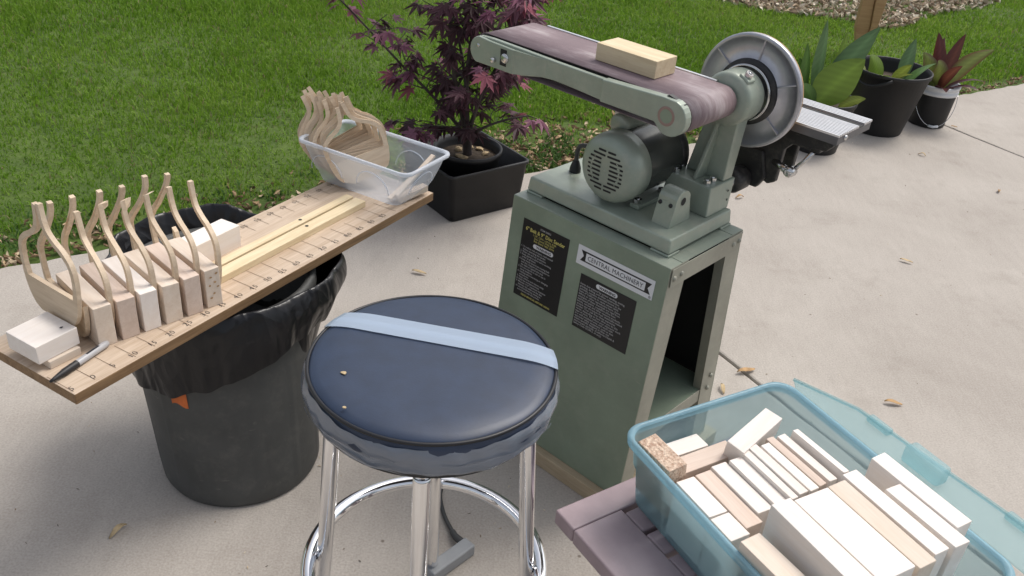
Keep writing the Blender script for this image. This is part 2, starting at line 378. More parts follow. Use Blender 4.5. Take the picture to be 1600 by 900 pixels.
# ------------------------------------------------------------------ mesh helpers
class MB:
    def __init__(s):
        s.v = []; s.f = []; s.sm = []
    def add(s, vs, fs, smooth=False):
        o = len(s.v)
        s.v += [tuple(v) for v in vs]
        s.f += [tuple(i + o for i in f) for f in fs]
        s.sm += [smooth] * len(fs)
        return s
    def box(s, lo, hi, rot=None, org=None):
        x0, y0, z0 = lo; x1, y1, z1 = hi
        vs = [Vector(p) for p in ((x0, y0, z0), (x1, y0, z0), (x1, y1, z0), (x0, y1, z0), (x0, y0, z1), (x1, y0, z1), (x1, y1, z1), (x0, y1, z1))]
        if rot is not None:
            o = Vector(org) if org is not None else sum(vs, Vector()) / 8
            vs = [o + rot @ (v - o) for v in vs]
        return s.add(vs, [(0, 3, 2, 1), (4, 5, 6, 7), (0, 1, 5, 4), (1, 2, 6, 5), (2, 3, 7, 6), (3, 0, 4, 7)])
    def hexa(s, vs):
        return s.add(vs, [(0, 3, 2, 1), (4, 5, 6, 7), (0, 1, 5, 4), (1, 2, 6, 5), (2, 3, 7, 6), (3, 0, 4, 7)])
    def slab(s, quad, n):
        """quad of 4 points thickened by vector n"""
        q = [Vector(p) for p in quad]; n = Vector(n)
        return s.hexa(q + [p + n for p in q])
    def prism(s, poly, d, axis_u=(1, 0, 0), axis_v=(0, 0, 1), ext=(0, 1, 0), org=(0, 0, 0)):
        u, v, e, o = Vector(axis_u), Vector(axis_v), Vector(ext), Vector(org)
        a = [o + u * p[0] + v * p[1] + e * d[0] for p in poly]
        b = [o + u * p[0] + v * p[1] + e * d[1] for p in poly]
        n = len(poly)
        fs = [tuple(range(n))[::-1], tuple(range(n, 2 * n))] + [(i, (i + 1) % n, n + (i + 1) % n, n + i) for i in range(n)]
        return s.add(a + b, fs)
    def lathe(s, prof, seg=32, org=(0, 0, 0), axis=(0, 0, 1), smooth=True, cap=False, warp=None):
        ax = Vector(axis).normalized(); o = Vector(org)
        t = Vector((1, 0, 0)) if abs(ax.x) < 0.9 else Vector((0, 1, 0))
        u = (t - ax * t.dot(ax)).normalized(); w = ax.cross(u)
        vs, fs = [], []
        for k, (r, h) in enumerate(prof):
            for i in range(seg):
                th = 2 * math.pi * i / seg
                rr, hh = (r, h) if warp is None else warp(r, h, th, k)
                vs.append(o + ax * hh + (u * math.cos(th) + w * math.sin(th)) * rr)
        for k in range(len(prof) - 1):
            for i in range(seg):
                j = (i + 1) % seg
                fs.append((k * seg + i, k * seg + j, (k + 1) * seg + j, (k + 1) * seg + i))
        s.add(vs, fs, smooth)
        if cap:
            s.add(vs[:seg], [tuple(range(seg))[::-1]]); s.add(vs[-seg:], [tuple(range(seg))])
        return s
    def tube(s, pts, r, seg=10, smooth=True, closed=False):
        pts = [Vector(p) for p in pts]; n = len(pts)
        rs = r if isinstance(r, (list, tuple)) else [r] * n
        vs, fs = [], []
        up = Vector((0.13, 0.31, 0.94))
        prevu = None
        for i, p in enumerate(pts):
            if closed:
                d = (pts[(i + 1) % n] - pts[i - 1]).normalized()
            else:
                d = (pts[min(i + 1, n - 1)] - pts[max(i - 1, 0)]).normalized()
            ref = prevu if prevu is not None else (up if abs(d.dot(up)) < 0.95 else Vector((1, 0, 0)))
            u = (ref - d * ref.dot(d)).normalized(); w = d.cross(u); prevu = u
            for k in range(seg):
                th = 2 * math.pi * k / seg
                vs.append(p + (u * math.cos(th) + w * math.sin(th)) * rs[i])
        m = n if closed else n - 1
        for i in range(m):
            for k in range(seg):
                a, b = i * seg + k, i * seg + (k + 1) % seg
                j = ((i + 1) % n) * seg
                fs.append((a, b, j + (k + 1) % seg, j + k))
        s.add(vs, fs, smooth)
        if not closed:
            s.add(vs[:seg], [tuple(range(seg))[::-1]]); s.add(vs[-seg:], [tuple(range(seg))])
        return s
    def cyl(s, p0, p1, r, seg=20, smooth=True):
        return s.tube([p0, p1], r, seg, smooth)
    def mesh(s, name):
        me = bpy.data.meshes.new(name)
        me.from_pydata(s.v, [], s.f)
        me.polygons.foreach_set('use_smooth', s.sm)
        me.update()
        return me
    def build(s, name, mat, parent=None, bevel=0.0, bseg=2, loc=None, rot=None, fix=True):
        me = s.mesh(name)
        if fix:
            bm = bmesh.new(); bm.from_mesh(me)
            bmesh.ops.remove_doubles(bm, verts=bm.verts, dist=1e-6)
            bmesh.ops.recalc_face_normals(bm, faces=bm.faces)
            bm.to_mesh(me); bm.free()
        return link(name, me, mat, parent, bevel, bseg, loc, rot)

def link(name, me, mat, parent=None, bevel=0.0, bseg=2, loc=None, rot=None):
    o = bpy.data.objects.new(name, me)
    if mat is not None and not me.materials:
        me.materials.append(M[mat] if isinstance(mat, str) else mat)
    COL.objects.link(o)
    if parent is not None:
        o.parent = parent
    if loc is not None: o.location = loc
    if rot is not None: o.rotation_euler = rot
    if bevel:
        b = o.modifiers.new('soft_edges', 'BEVEL'); b.width = bevel; b.segments = bseg
        b.limit_method = 'ANGLE'; b.angle_limit = R(40); b.harden_normals = False
    return o

def thing(name, label, cat, loc=(0, 0, 0), rotz=0.0, group=None, rot=None):
    o = bpy.data.objects.new(name, None); COL.objects.link(o)
    o.empty_display_size = 0.05
    o.location = loc; o.rotation_euler = rot if rot is not None else (0, 0, rotz)
    return tag(o, label, cat, group)

def tag(o, label, cat, group=None):
    o['label'] = label; o['category'] = cat
    if group: o['group'] = group
    return o

def struct(o):
    o['kind'] = 'structure'; return o

def stuff(o, label=None, cat=None):
    o['kind'] = 'stuff'
    if label: o['label'] = label
    if cat: o['category'] = cat
    return o

def catmull(pts, n=6, closed=False):
    P = [np.array(p, float) for p in pts]
    out = []
    m = len(P)
    rngi = range(m if closed else m - 1)
    for i in rngi:
        if closed:
            p0, p1, p2, p3 = P[i - 1], P[i], P[(i + 1) % m], P[(i + 2) % m]
        else:
            p0, p1, p2, p3 = P[max(i - 1, 0)], P[i], P[i + 1], P[min(i + 2, m - 1)]
        for k in range(n):
            t = k / n
            out.append(0.5 * ((2 * p1) + (-p0 + p2) * t + (2 * p0 - 5 * p1 + 4 * p2 - p3) * t * t + (-p0 + 3 * p1 - 3 * p2 + p3) * t ** 3))
    if not closed: out.append(P[-1])
    return [tuple(o) for o in out]

def rrect(x0, x1, y0, y1, r, n=5):
    out = []
    for cx, cy, a0 in ((x1 - r, y1 - r, 0), (x0 + r, y1 - r, 90), (x0 + r, y0 + r, 180), (x1 - r, y0 + r, 270)):
        for k in range(n + 1):
            a = R(a0 + 90 * k / n)
            out.append((cx + r * math.cos(a), cy + r * math.sin(a)))
    return out

TEXTS = []
def text(body, size, mat, parent, mw, align='LEFT', name='lettering', sx=1.0, bold=0.0, spacing=1.0):
    """lettering; converted to real mesh at the end.  mw = matrix in the parent's space"""
    cu = bpy.data.curves.new(name, 'FONT')
    cu.body = body; cu.size = size; cu.align_x = align; cu.resolution_u = 2; cu.offset = bold
    cu.space_character = spacing
    o = bpy.data.objects.new(name + '_curve', cu); COL.objects.link(o)
    TEXTS.append((o, name, mat, parent, mw @ Matrix.Diagonal((sx, 1, 1, 1))))

def flush_texts():
    dg = bpy.context.evaluated_depsgraph_get()
    for o, name, mat, parent, mw in TEXTS:
        me = bpy.data.meshes.new_from_object(o.evaluated_get(dg))
        me.name = name
        me.materials.clear(); me.materials.append(M[mat])
        n = bpy.data.objects.new(name, me); COL.objects.link(n)
        n.parent = parent; n.matrix_local = mw
    for o, *_ in TEXTS:
        cu = o.data; bpy.data.objects.remove(o); bpy.data.curves.remove(cu)
    TEXTS.clear()

def mat_from(x, y, z, o):
    x, y, z, o = Vector(x), Vector(y), Vector(z), Vector(o)
    return Matrix(((x.x, y.x, z.x, o.x), (x.y, y.y, z.y, o.y), (x.z, y.z, z.z, o.z), (0, 0, 0, 1)))

# frames measured in the place
SAN = Vector((0.2988, 1.5468, 0.0)); SAN_A = -0.7153            # sander: origin under the base plate's front corner
BRD = Vector((-0.6972, 1.1285, 0.4864)); BRD_A = 1.0695          # plank: near corner of its top face
TOT = Vector((0.205, 1.105, 0.0)); TOT_A = R(31)                 # blue tote: x along short side, -y along the long one
EDGE_P = Vector((0.035, 3.29)); EDGE_D = Vector((0.8300, 0.5578)).normalized(); EDGE_N = Vector((-EDGE_D.y, EDGE_D.x))
def E(s, d, z=0.0):                                               # along / across the patio's lawn edge
    p = EDGE_P + EDGE_D * s + EDGE_N * d
    return Vector((p.x, p.y, z))

# ================================================================== THE SETTING
# ------------------------------------------------------------------ ground sheet
def grid_noise(x, y, seed, cell):
    """smooth value noise, vectorised"""
    r = np.random.default_rng(seed); tab = r.random((256, 256))
    gx, gy = x / cell, y / cell
    ix, iy = np.floor(gx).astype(int), np.floor(gy).astype(int)
    fx, fy = gx - ix, gy - iy
    fx = fx * fx * (3 - 2 * fx); fy = fy * fy * (3 - 2 * fy)
    t = lambda a, b: tab[a % 256, b % 256]
    return (t(ix, iy) * (1 - fx) + t(ix + 1, iy) * fx) * (1 - fy) + (t(ix, iy + 1) * (1 - fx) + t(ix + 1, iy + 1) * fx) * fy

b = MB().add([(-150, -150, -0.13), (150, -150, -0.13), (150, 150, -0.13), (-150, 150, -0.13)], [(0, 1, 2, 3)])
struct(b.build('ground', 'soil'))
# lawn soil: a gently uneven sheet beyond the patio edge
vs, fs = [], []
ss = [-60, -30, -15, -8] + [-6 + 0.25 * i for i in range(65)] + [14, 20, 40, 80]
ds = [0.004, 0.03, 0.08, 0.15, 0.25, 0.4, 0.6, 0.9, 1.2, 1.6, 2, 2.5, 3, 3.5, 4, 5, 6, 7, 9, 12, 20, 40, 100]
for d in ds:
    for s in ss:
        z = -0.018 + 0.02 * float(grid_noise(np.array([s]), np.array([d]), 3, 0.7)[0]) - (0.008 if d < 0.06 else 0)
        vs.append(E(s, d, z if d < 12 else 0.0))
n = len(ss)
for i in range(len(ds) - 1):
    for j in range(n - 1):
        a = i * n + j
        fs.append((a, a + 1, a + n + 1, a + n))
lawn = struct(MB().add(vs, fs, True).build('lawn', 'turf'))

# ------------------------------------------------------------------ concrete patio, one object for each poured slab
patio = bpy.data.objects.new('patio', None); COL.objects.link(patio); struct(patio)
JOINTS = [-7.436, -5.013, -2.59, -0.166, 2.257, 4.68, 7.10]
for i in range(len(JOINTS) - 1):
    for d0, d1 in ((-3.02, 0.0), (-6.04, -3.03)):
        s0, s1 = JOINTS[i] + 0.004, JOINTS[i + 1] - 0.004
        b = MB()
        nseg = 60
        top = []
        # a cast edge that is not ruler straight
        front = [(s0 + (s1 - s0) * k / nseg, d1 + (0.0045 * math.sin(k * 1.7 + i) + 0.004 * random.uniform(-1, 1) if d1 == 0 else 0)) for k in range(nseg + 1)]
        side = [(s1 + 0.0022 * random.uniform(-1, 1), d1 + (d0 - d1) * k / 40) for k in range(1, 40)]
        side2 = [(s0 + 0.0022 * random.uniform(-1, 1), d0 + (d1 - d0) * k / 40) for k in range(1, 40)]
        poly = front + side + [(s1, d0), (s0, d0)] + side2
        b.prism(poly, (-0.11, 0.0), axis_u=(EDGE_D.x, EDGE_D.y, 0), axis_v=(EDGE_N.x, EDGE_N.y, 0), ext=(0, 0, 1), org=(EDGE_P.x, EDGE_P.y, 0))
        b.build('slab', 'concrete', patio, bevel=0.006, bseg=2)

# ------------------------------------------------------------------ lawn grass
def in_view(x, y, k=0.74, m=0.7):
    return np.abs(x) < k * y + m

def blades(P, h, w, lean, tone, name, mat):
    """five-point blades: P base points (n,3)"""
    n = len(P)
    th = rng.random(n) * 2 * np.pi
    la = rng.random(n) * 2 * np.pi
    side = np.stack([np.cos(th), np.sin(th), np.zeros(n)], 1)
    ln = np.stack([np.cos(la), np.sin(la), np.zeros(n)], 1)
    up = np.array([0, 0, 1.0])
    V = np.empty((n, 5, 3))
    V[:, 0] = P - side * (w / 2)[:, None]
    V[:, 1] = P + side * (w / 2)[:, None]
    mid = P + up * (h * 0.55)[:, None] + ln * (lean * h * 0.22)[:, None]
    V[:, 2] = mid + side * (w * 0.42)[:, None]
    V[:, 3] = mid - side * (w * 0.42)[:, None]
    V[:, 4] = P + up * (h * (1 - 0.35 * lean))[:, None] + ln * (lean * h * 0.85)[:, None]
    me = bpy.data.meshes.new(name)
    me.vertices.add(n * 5); me.vertices.foreach_set('co', V.reshape(-1))
    base = (np.arange(n) * 5)[:, None]
    loops = np.concatenate([base + np.array([0, 1, 2, 3]), base + np.array([3, 2, 4])], 1).reshape(-1)
    me.loops.add(len(loops)); me.loops.foreach_set('vertex_index', loops.astype(np.int32))
    starts = (np.arange(n) * 7)[:, None] + np.array([0, 4])
    me.polygons.add(n * 2); me.polygons.foreach_set('loop_start', starts.reshape(-1).astype(np.int32))
    me.update(calc_edges=True)
    at = me.color_attributes.new('tone', 'FLOAT_COLOR', 'POINT')
    c = np.ones((n, 5, 4)); c[:, :, :3] = tone[:, None, :]
    at.data.foreach_set('color', c.reshape(-1))
    return link(name, me, mat)

NB = 1250000
x = rng.uniform(-6.5, 8.0, NB); y = rng.uniform(1.6, 9.6, NB)
s = (x - EDGE_P.x) * EDGE_D.x + (y - EDGE_P.y) * EDGE_D.y
d = (x - EDGE_P.x) * EDGE_N.x + (y - EDGE_P.y) * EDGE_N.y
dist = np.sqrt(x * x + y * y)
patch = grid_noise(s, d, 21, 0.55) * 0.6 + grid_noise(s, d, 22, 0.17) * 0.4
keep = in_view(x, y) & (d > 0.012) & (rng.random(NB) < np.clip(1.35 - dist / 9.5, 0.33, 1.0) * (0.55 + 0.6 * patch))
# bare strips: soil on the left, chips right behind the maple's crate, thin dirt line at the right
bare = np.where(s < -0.35, 0.13 + 0.16 * patch, np.where(s < 0.75, 0.40 * np.clip((0.9 - np.abs(s - 0.15)) / 0.6, 0, 1) + 0.10 * patch, 0.06 + 0.07 * patch))
keep &= (d > bare) | (rng.random(NB) < 0.05 + 0.12 * (d > bare * 0.6))
# planting bed with wood chips at the upper right
bed = (x > 0.9) & (y > 6.2 + 0.06 * np.sin(x * 7) + np.where(x < 2.35, 0.32 * (2.35 - x), 0.95 * (x - 2.35))) & (y < 9.2)
keep &= ~bed | (rng.random(NB) < 0.03)
x, y, s, d, dist, patch = [q[keep] for q in (x, y, s, d, dist, patch)]
n = len(x)
print('grass blades', n)
p2 = grid_noise(s, d, 31, 0.9); p3 = grid_noise(s, d, 33, 0.28)
h = (0.024 + 0.034 * rng.random(n) ** 1.3) * (0.65 + 0.65 * patch) * np.where(d < 0.5, 0.85, 1.0)
w = (0.0026 + 0.0022 * rng.random(n)) * (0.8 + dist / 8.0)
lean = 0.25 + 0.85 * rng.random(n)
dark = np.array([0.086, 0.178, 0.014]); mid = np.array([0.165, 0.305, 0.026]); light = np.array([0.285, 0.385, 0.075]); straw = np.array([0.30, 0.26, 0.13])
k = np.clip(rng.normal(0.22 + 0.62 * (0.65 * p2 + 0.35 * p3), 0.17, n), 0, 1)
tone = np.where((k < 0.5)[:, None], dark + (mid - dark) * (k / 0.5)[:, None], mid + (light - mid) * ((k - 0.5) / 0.5)[:, None])
isst = rng.random(n) < 0.022 + 0.035 * (p3 < 0.3) + 0.06 * (d < 0.25)
tone[isst] = straw * (0.6 + 0.5 * rng.random((isst.sum(), 1)))
P = np.stack([x, y, -0.012 + 0 * x], 1)
stuff(blades(P, h, w, lean, tone, 'lawn_grass', 'grass'), 'short mown green grass covering the lawn behind the patio', 'grass')

# ------------------------------------------------------------------ leaf litter and wood chips
def chips(pts, size, tones, name, zr=0.012):
    n = len(pts)
    mb_v, mb_f, cols = [], [], []
    for i, (px, py, pz) in enumerate(pts):
        L_ = size * random.uniform(0.5, 1.6); W_ = L_ * random.uniform(0.2, 0.45); T_ = size * 0.07
        q = Quaternion((0, 0, 1), random.uniform(0, 6.28)) @ Quaternion((1, 0, 0), random.uniform(-0.6, 0.6)) @ Quaternion((0, 1, 0), random.uniform(-0.45, 0.45))
        curl = random.uniform(-0.25, 0.45) * L_
        o = len(mb_v)
        for sx, sw, cz in ((-0.5, 0.45, 0), (0, 1.0, curl * 0.5), (0.5, 0.35, 0)):
            for sy in (-0.5, 0.5):
                for sz in (0, T_):
                    mb_v.append(Vector((px, py, pz + random.uniform(0, zr))) + q @ Vector((sx * L_, sy * W_ * sw, cz + sz)))
        for a in (0, 4):
            mb_f += [(o + a, o + a + 2, o + a + 6, o + a + 4), (o + a + 1, o + a + 5, o + a + 7, o + a + 3), (o + a, o + a + 4, o + a + 5, o + a + 1), (o + a + 2, o + a + 3, o + a + 7, o + a + 6)]
        mb_f += [(o, o + 1, o + 3, o + 2), (o + 8, o + 10, o + 11, o + 9)]
        c = random.choice(tones); g = random.uniform(0.65, 1.2)
        cols += [(c[0] * g, c[1] * g, c[2] * g, 1)] * 12
    me = bpy.data.meshes.new(name); me.from_pydata(mb_v, [], mb_f)
    at = me.color_attributes.new('tone', 'FLOAT_COLOR', 'POINT'); at.data.foreach_set('color', np.array(cols).reshape(-1))
    return link(name, me, 'chips')

pts = []
for i in range(1900):
    u = random.random()
    if u < 0.55:
        s_ = random.gauss(0.22, 0.42); d_ = abs(random.gauss(0.0, 0.24)) + 0.008
    elif u < 0.85:
        s_ = random.uniform(-2.6, -0.4); d_ = abs(random.gauss(0, 0.12)) + 0.008
    else:
        s_ = random.uniform(0.9, 4.8); d_ = abs(random.gauss(0, 0.05)) + 0.006
    p = E(s_, d_, -0.004); pts.append(p)
LIT = [(0.34, 0.23, 0.13), (0.45, 0.33, 0.20), (0.22, 0.14, 0.08), (0.50, 0.40, 0.27), (0.14, 0.09, 0.05)]
stuff(chips(pts, 0.024, LIT, 'leaf_litter'), 'dry brown leaf litter and bark bits along the patio edge', 'leaf litter')
pts = []
while len(pts) < 5200:
    px, py = random.uniform(0.9, 4.2), random.uniform(5.9, 8.6)
    if py > 6.17 + 0.06 * math.sin(px * 7) + (0.32 * (2.35 - px) if px < 2.35 else 0.95 * (px - 2.35)):
        pts.append((px, py, 0.004))
stuff(chips(pts, 0.042, [(0.52, 0.42, 0.30), (0.64, 0.55, 0.42), (0.38, 0.28, 0.19), (0.70, 0.62, 0.50), (0.26, 0.19, 0.13)], 'wood_chip_mulch', 0.03),
      'pale wood chip mulch in the planting bed beyond the lawn', 'mulch')
# low weeds and clover at the soil strip
n = 5200
s = np.concatenate([rng.uniform(-2.8, -0.3, n // 2), rng.normal(0.35, 0.35, n // 2)]); d = np.abs(rng.normal(0.02, 0.16, n)) + 0.015
cl = grid_noise(s, d, 77, 0.09) > 0.55
s, d = s[cl], d[cl]; n = len(s)
P = np.stack([EDGE_P.x + EDGE_D.x * s + EDGE_N.x * d, EDGE_P.y + EDGE_D.y * s + EDGE_N.y * d, np.full(n, -0.008)], 1)
tone = np.array([0.075, 0.15, 0.035]) * (0.6 + 0.8 * rng.random((n, 1)))
stuff(blades(P, 0.012 + 0.03 * rng.random(n), 0.004 + 0.006 * rng.random(n), 0.4 + 0.8 * rng.random(n), tone, 'border_weeds', 'grass'),
      'low green weeds sprouting in the soil strip by the patio', 'weeds')

# ================================================================== BELT AND DISC SANDER ON ITS STAND
Z0 = 0.6506                                    # base plate top above the ground
plyb = MB().box((-0.408, -0.096, 0.0), (0.055, 0.30, 0.0385)).build('plywood_base', 'ply', bevel=0.002)
plyb.location = SAN; plyb.rotation_euler = (0, 0, SAN_A)
tag(plyb, 'thick pale plywood board under the green sander cabinet', 'board')

sander = thing('belt_disc_sander', 'green belt and disc sander bolted on its green steel cabinet stand', 'sander', (SAN.x, SAN.y, 0.0395), SAN_A)
ZB = Z0 - 0.0395                               # local height of the base plate's top (the thing stands on the plywood)
def C(c): return c + ZB
# --- cabinet (tapered sheet steel box, open at the right side)
ct, cb = C(-0.0385), 0.0
Tp = {'a0': -0.384, 'a1': 0.0324, 'b0': -0.0346, 'b1': 0.231}
Bt = {'a0': -0.3855, 'a1': 0.0335, 'b0': -0.0772, 'b1': 0.274}
def cabp(ka, kb, c, ina=0.0, inb=0.0):
    """point on the tapered shell: ka/kb = 'a0'/'a1','b0'/'b1'"""
    t = (ct - c) / (ct - cb)
    a = Tp[ka] + (Bt[ka] - Tp[ka]) * t; b_ = Tp[kb] + (Bt[kb] - Tp[kb]) * t
    return Vector((a + (ina if ka == 'a0' else -ina), b_ + (inb if kb == 'b0' else -inb), c))
def strip(quad, n): return MB().slab(quad, n)
fp = MB().slab([cabp('a0', 'b0', cb), cabp('a1', 'b0', cb), cabp('a1', 'b0', ct), cabp('a0', 'b0', ct)], (0, 0.002, 0))
front = fp.build('front_panel', 'green_panel', sander, bevel=0.004, bseg=3)
MB().slab([cabp('a1', 'b1', cb), cabp('a0', 'b1', cb), cabp('a0', 'b1', ct), cabp('a1', 'b1', ct)], (0, -0.002, 0)).build('back_panel', 'green_panel', sander, bevel=0.0008)
MB().slab([cabp('a0', 'b1', cb, 0, 0.0025), cabp('a0', 'b0', cb, 0, 0.0025), cabp('a0', 'b0', ct, 0, 0.0025), cabp('a0', 'b1', ct, 0, 0.0025)], (0.002, 0, 0)).build('side_panel', 'green_panel', sander, bevel=0.0008)
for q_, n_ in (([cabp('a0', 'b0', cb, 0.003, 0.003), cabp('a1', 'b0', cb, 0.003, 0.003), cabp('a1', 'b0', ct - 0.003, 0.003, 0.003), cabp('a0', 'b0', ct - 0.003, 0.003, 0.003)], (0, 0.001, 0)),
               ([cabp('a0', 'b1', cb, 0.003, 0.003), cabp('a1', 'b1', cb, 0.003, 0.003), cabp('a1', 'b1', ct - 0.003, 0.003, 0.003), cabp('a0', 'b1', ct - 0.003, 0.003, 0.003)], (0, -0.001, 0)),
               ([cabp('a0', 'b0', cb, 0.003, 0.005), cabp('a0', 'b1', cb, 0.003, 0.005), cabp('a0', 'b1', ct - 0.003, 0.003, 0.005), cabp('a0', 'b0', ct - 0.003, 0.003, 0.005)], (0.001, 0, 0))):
    MB().slab(q_, n_).build('inner_shade_sheet', 'dark_in', sander)  # dark sheets added to put shade inside the cabinet
# right side: two stiles, head rail and sill around the opening, as bent sheet
def stile(kb, w0, w1, name):
    sgn = 1 if kb == 'b0' else -1
    q = []
    p0, p1 = cabp('a1', kb, cb, 0, 0.0022), cabp('a1', kb, ct - 0.0, 0, 0.0022)
    q = [p0, p0 + Vector((0, sgn * w1, 0)), p1 + Vector((0, sgn * w0, 0)), p1]
    mb = MB().slab(q, (-0.002, 0, 0))
    # inward lip of the bent sheet
    mb.slab([p0 + Vector((-0.002, sgn * w1, 0)), p0 + Vector((-0.022, sgn * w1, 0)), p1 + Vector((-0.022, sgn * w0, 0)), p1 + Vector((-0.002, sgn * w0, 0))], (0, -sgn * 0.002, 0))
    return mb.build(name, 'green_frame', sander, bevel=0.0006)
stile('b0', 0.060, 0.047, 'stile'); stile('b1', 0.055, 0.055, 'stile')
y0, y1 = cabp('a1', 'b0', ct).y, cabp('a1', 'b1', ct).y
MB().box((0.0335, y0 + 0.004, ct - 0.042), (0.0355, y1 - 0.004, ct - 0.001)).build('head_rail', 'green_frame', sander, bevel=0.0006)
shz = C(-0.452)
MB().box((-0.378, -0.058, shz - 0.002), (0.0305, 0.254, shz)).build('shelf', 'green_panel', sander)
MB().box((0.0295, -0.056, shz - 0.034), (0.0315, 0.252, shz + 0.001)).build('shelf_lip', 'green_frame', sander, bevel=0.0006)
# top flange, a folded rim with an open middle
for q in (((-0.384, -0.0346), (0.0324, 0.006)), ((-0.384, 0.19), (0.0324, 0.231)), ((-0.384, 0.006), (-0.344, 0.19)), ((-0.006, 0.006), (0.0324, 0.19))):
    MB().box((q[0][0] + 0.001, q[0][1] + 0.001, ct - 0.001), (q[1][0] - 0.001, q[1][1] - 0.001, ct + 0.001)).build('top_flange', 'green', sander)
bolt_me = MB().lathe([(0.0, 0.0042), (0.003, 0.0038), (0.0055, 0.0022), (0.0062, 0.0)], 12, axis=(1, 0, 0)).mesh('bolt_head')
for (yy, zz) in ((y0 + 0.014, ct - 0.024), (y0 + 0.038, ct - 0.021), (y1 - 0.035, ct - 0.022), (y1 - 0.014, ct - 0.020), (0.232, shz - 0.004), (0.236, shz + 0.03)):
    link('bolt_head', bolt_me, 'green_frame', sander, loc=(0.0354, yy, zz))
# --- printed labels on the front panel
pn_up = (cabp('a0', 'b0', ct) - cabp('a0', 'b0', cb)).normalized()
pn_x = Vector((1, 0, 0)); pn_n = pn_x.cross(pn_up)          # points out, towards the viewer (-b)
def panel_pt(a, c, off): 
    q = cabp('a0', 'b0', C(c)); return Vector((a, q.y, C(c))) + pn_n * off
def label_plate(a0, a1, c0, c1, mat, name):
    q = [panel_pt(a0, c0, 0.0004), panel_pt(a1, c0, 0.0004), panel_pt(a1, c1, 0.0004), panel_pt(a0, c1, 0.0004)]
    return MB().slab(q, pn_n * 0.0006).build(name, mat, sander)
def ptxt(a, c, body, size, mat, par, align='LEFT', sx=1.0, bold=0.0, off=0.0014, spacing=1.0):
    text(body, size, mat, par, mat_from(pn_x, pn_up, pn_n, panel_pt(a, c, off)), align, 'lettering', sx, bold, spacing)
def pill(a0, a1, c0, c1, par, mat, off=0.0012, r=None, name='label_bar'):
    r = r if r is not None else (c1 - c0) / 2
    pts = [panel_pt(p[0], p[1], off) for p in rrect(a0, a1, c0, c1, r)]
    MB().add(pts, [tuple(range(len(pts)))]).build(name, mat, par)
l1 = label_plate(-0.3455, -0.2145, -0.264, -0.0775, 'label_black', 'spec_label')
ptxt(-0.280, -0.0885, 'ITEM 06852', 0.0062, 'print_white', l1, 'CENTER', bold=0.00006)
ptxt(-0.280, -0.1015, '6" Belt & 9" Disc Sander', 0.0122, 'print_yellow', l1, 'CENTER', sx=0.93, bold=0.0002)
for i, t in enumerate(('1 HP, 120V~, 60 Hz, 8.8A', 'Disc Speed 2700 RPM', 'Belt Speed 1400 SFPM')):
    ptxt(-0.280, -0.1085 - 0.0062 * i, t, 0.0064, 'print_yellow', l1, 'CENTER')
pill(-0.309, -0.251, -0.1355, -0.1255, l1, 'label_white')
ptxt(-0.278, -0.1335, 'WARNING', 0.0088, 'ink', l1, 'CENTER', bold=0.0003, off=0.0016)
W1 = ['1. To reduce risk of injury, read manual', '    before operating this sander.', '2. Wear eye and ear protection.', '3. Keep guards in place and in working', '    order at all times.',
      '4. Keep hands away from moving belt', '    and disc. Support the workpiece on', '    the table or against the stop.', '5. Do not expose to rain or use in', '    damp locations.',
      '6. Unplug before servicing or changing', '    accessories.', '7. Keep children and visitors away.', '8. Hold the workpiece firmly.', '9. Maintain 1/16" maximum clearance', '    between the table and the disc.', '10. Avoid kickback by sanding in', '    accordance with the arrows.']
for i, t in enumerate(W1):
    ptxt(-0.342, -0.1435 - 0.0062 * i, t, 0.0058, 'print_white', l1, bold=0.00008)
ptxt(-0.280, -0.258, 'READ MANUAL BEFORE USING', 0.0062, 'print_yellow', l1, 'CENTER', bold=0.0001)
l2 = label_plate(-0.1895, 0.0062, -0.1185, -0.0755, 'label_white', 'maker_label')
# black swallow-tail ribbon with a white field
rib = [(-0.180, -0.0845), (0.000, -0.0845), (-0.008, -0.0965), (0.000, -0.1085), (-0.180, -0.1085), (-0.172, -0.0965)]
pts = [panel_pt(a, c, 0.0014) for a, c in rib]
MB().add(pts, [(0, 1, 2, 5), (5, 2, 3, 4)]).build('ribbon', 'label_black', l2)
pill(-0.166, -0.014, -0.1055, -0.0875, l2, 'label_white', off=0.0018, r=0.0008, name='ribbon_field')
ptxt(-0.090, -0.1015, 'CENTRAL MACHINERY', 0.0145, 'ink', l2, 'CENTER', sx=0.92, off=0.0022, spacing=1.05)
ptxt(0.0005, -0.1165, '\u00ae', 0.008, 'ink', l2, 'CENTER', off=0.0018)
l3 = label_plate(-0.171, -0.0258, -0.262, -0.136, 'label_black', 'warning_label')
pill(-0.128, -0.072, -0.152, -0.1415, l3, 'label_white')
ptxt(-0.098, -0.150, 'WARNING', 0.0088, 'ink', l3, 'CENTER', bold=0.0003, off=0.0016)
W2 = ['Some dust created by power sanding, sawing,', 'grinding, drilling, and other construction', 'activities, contains chemicals known to the', 'State of California to cause cancer, birth', 'defects or other reproductive harm. Some',
      'examples of these chemicals are: lead from', 'lead-based paints, crystalline silica from', 'bricks, cement and other masonry products,', 'arsenic and chromium from chemically treated', 'lumber. Your risk from these exposures', 'varies, depending on how often you do this',
      'type of work. To reduce your exposure: work', 'in a well ventilated area, and work with', 'approved safety equipment, such as dust', 'masks specially designed to filter out', 'microscopic particles. (California Health &', 'Safety Code 25249.5, et seq.)']
for i, t in enumerate(W2):
    ptxt(-0.168, -0.1595 - 0.0059 * i, t, 0.0063, 'print_white', l3, bold=0.00008, sx=1.02)

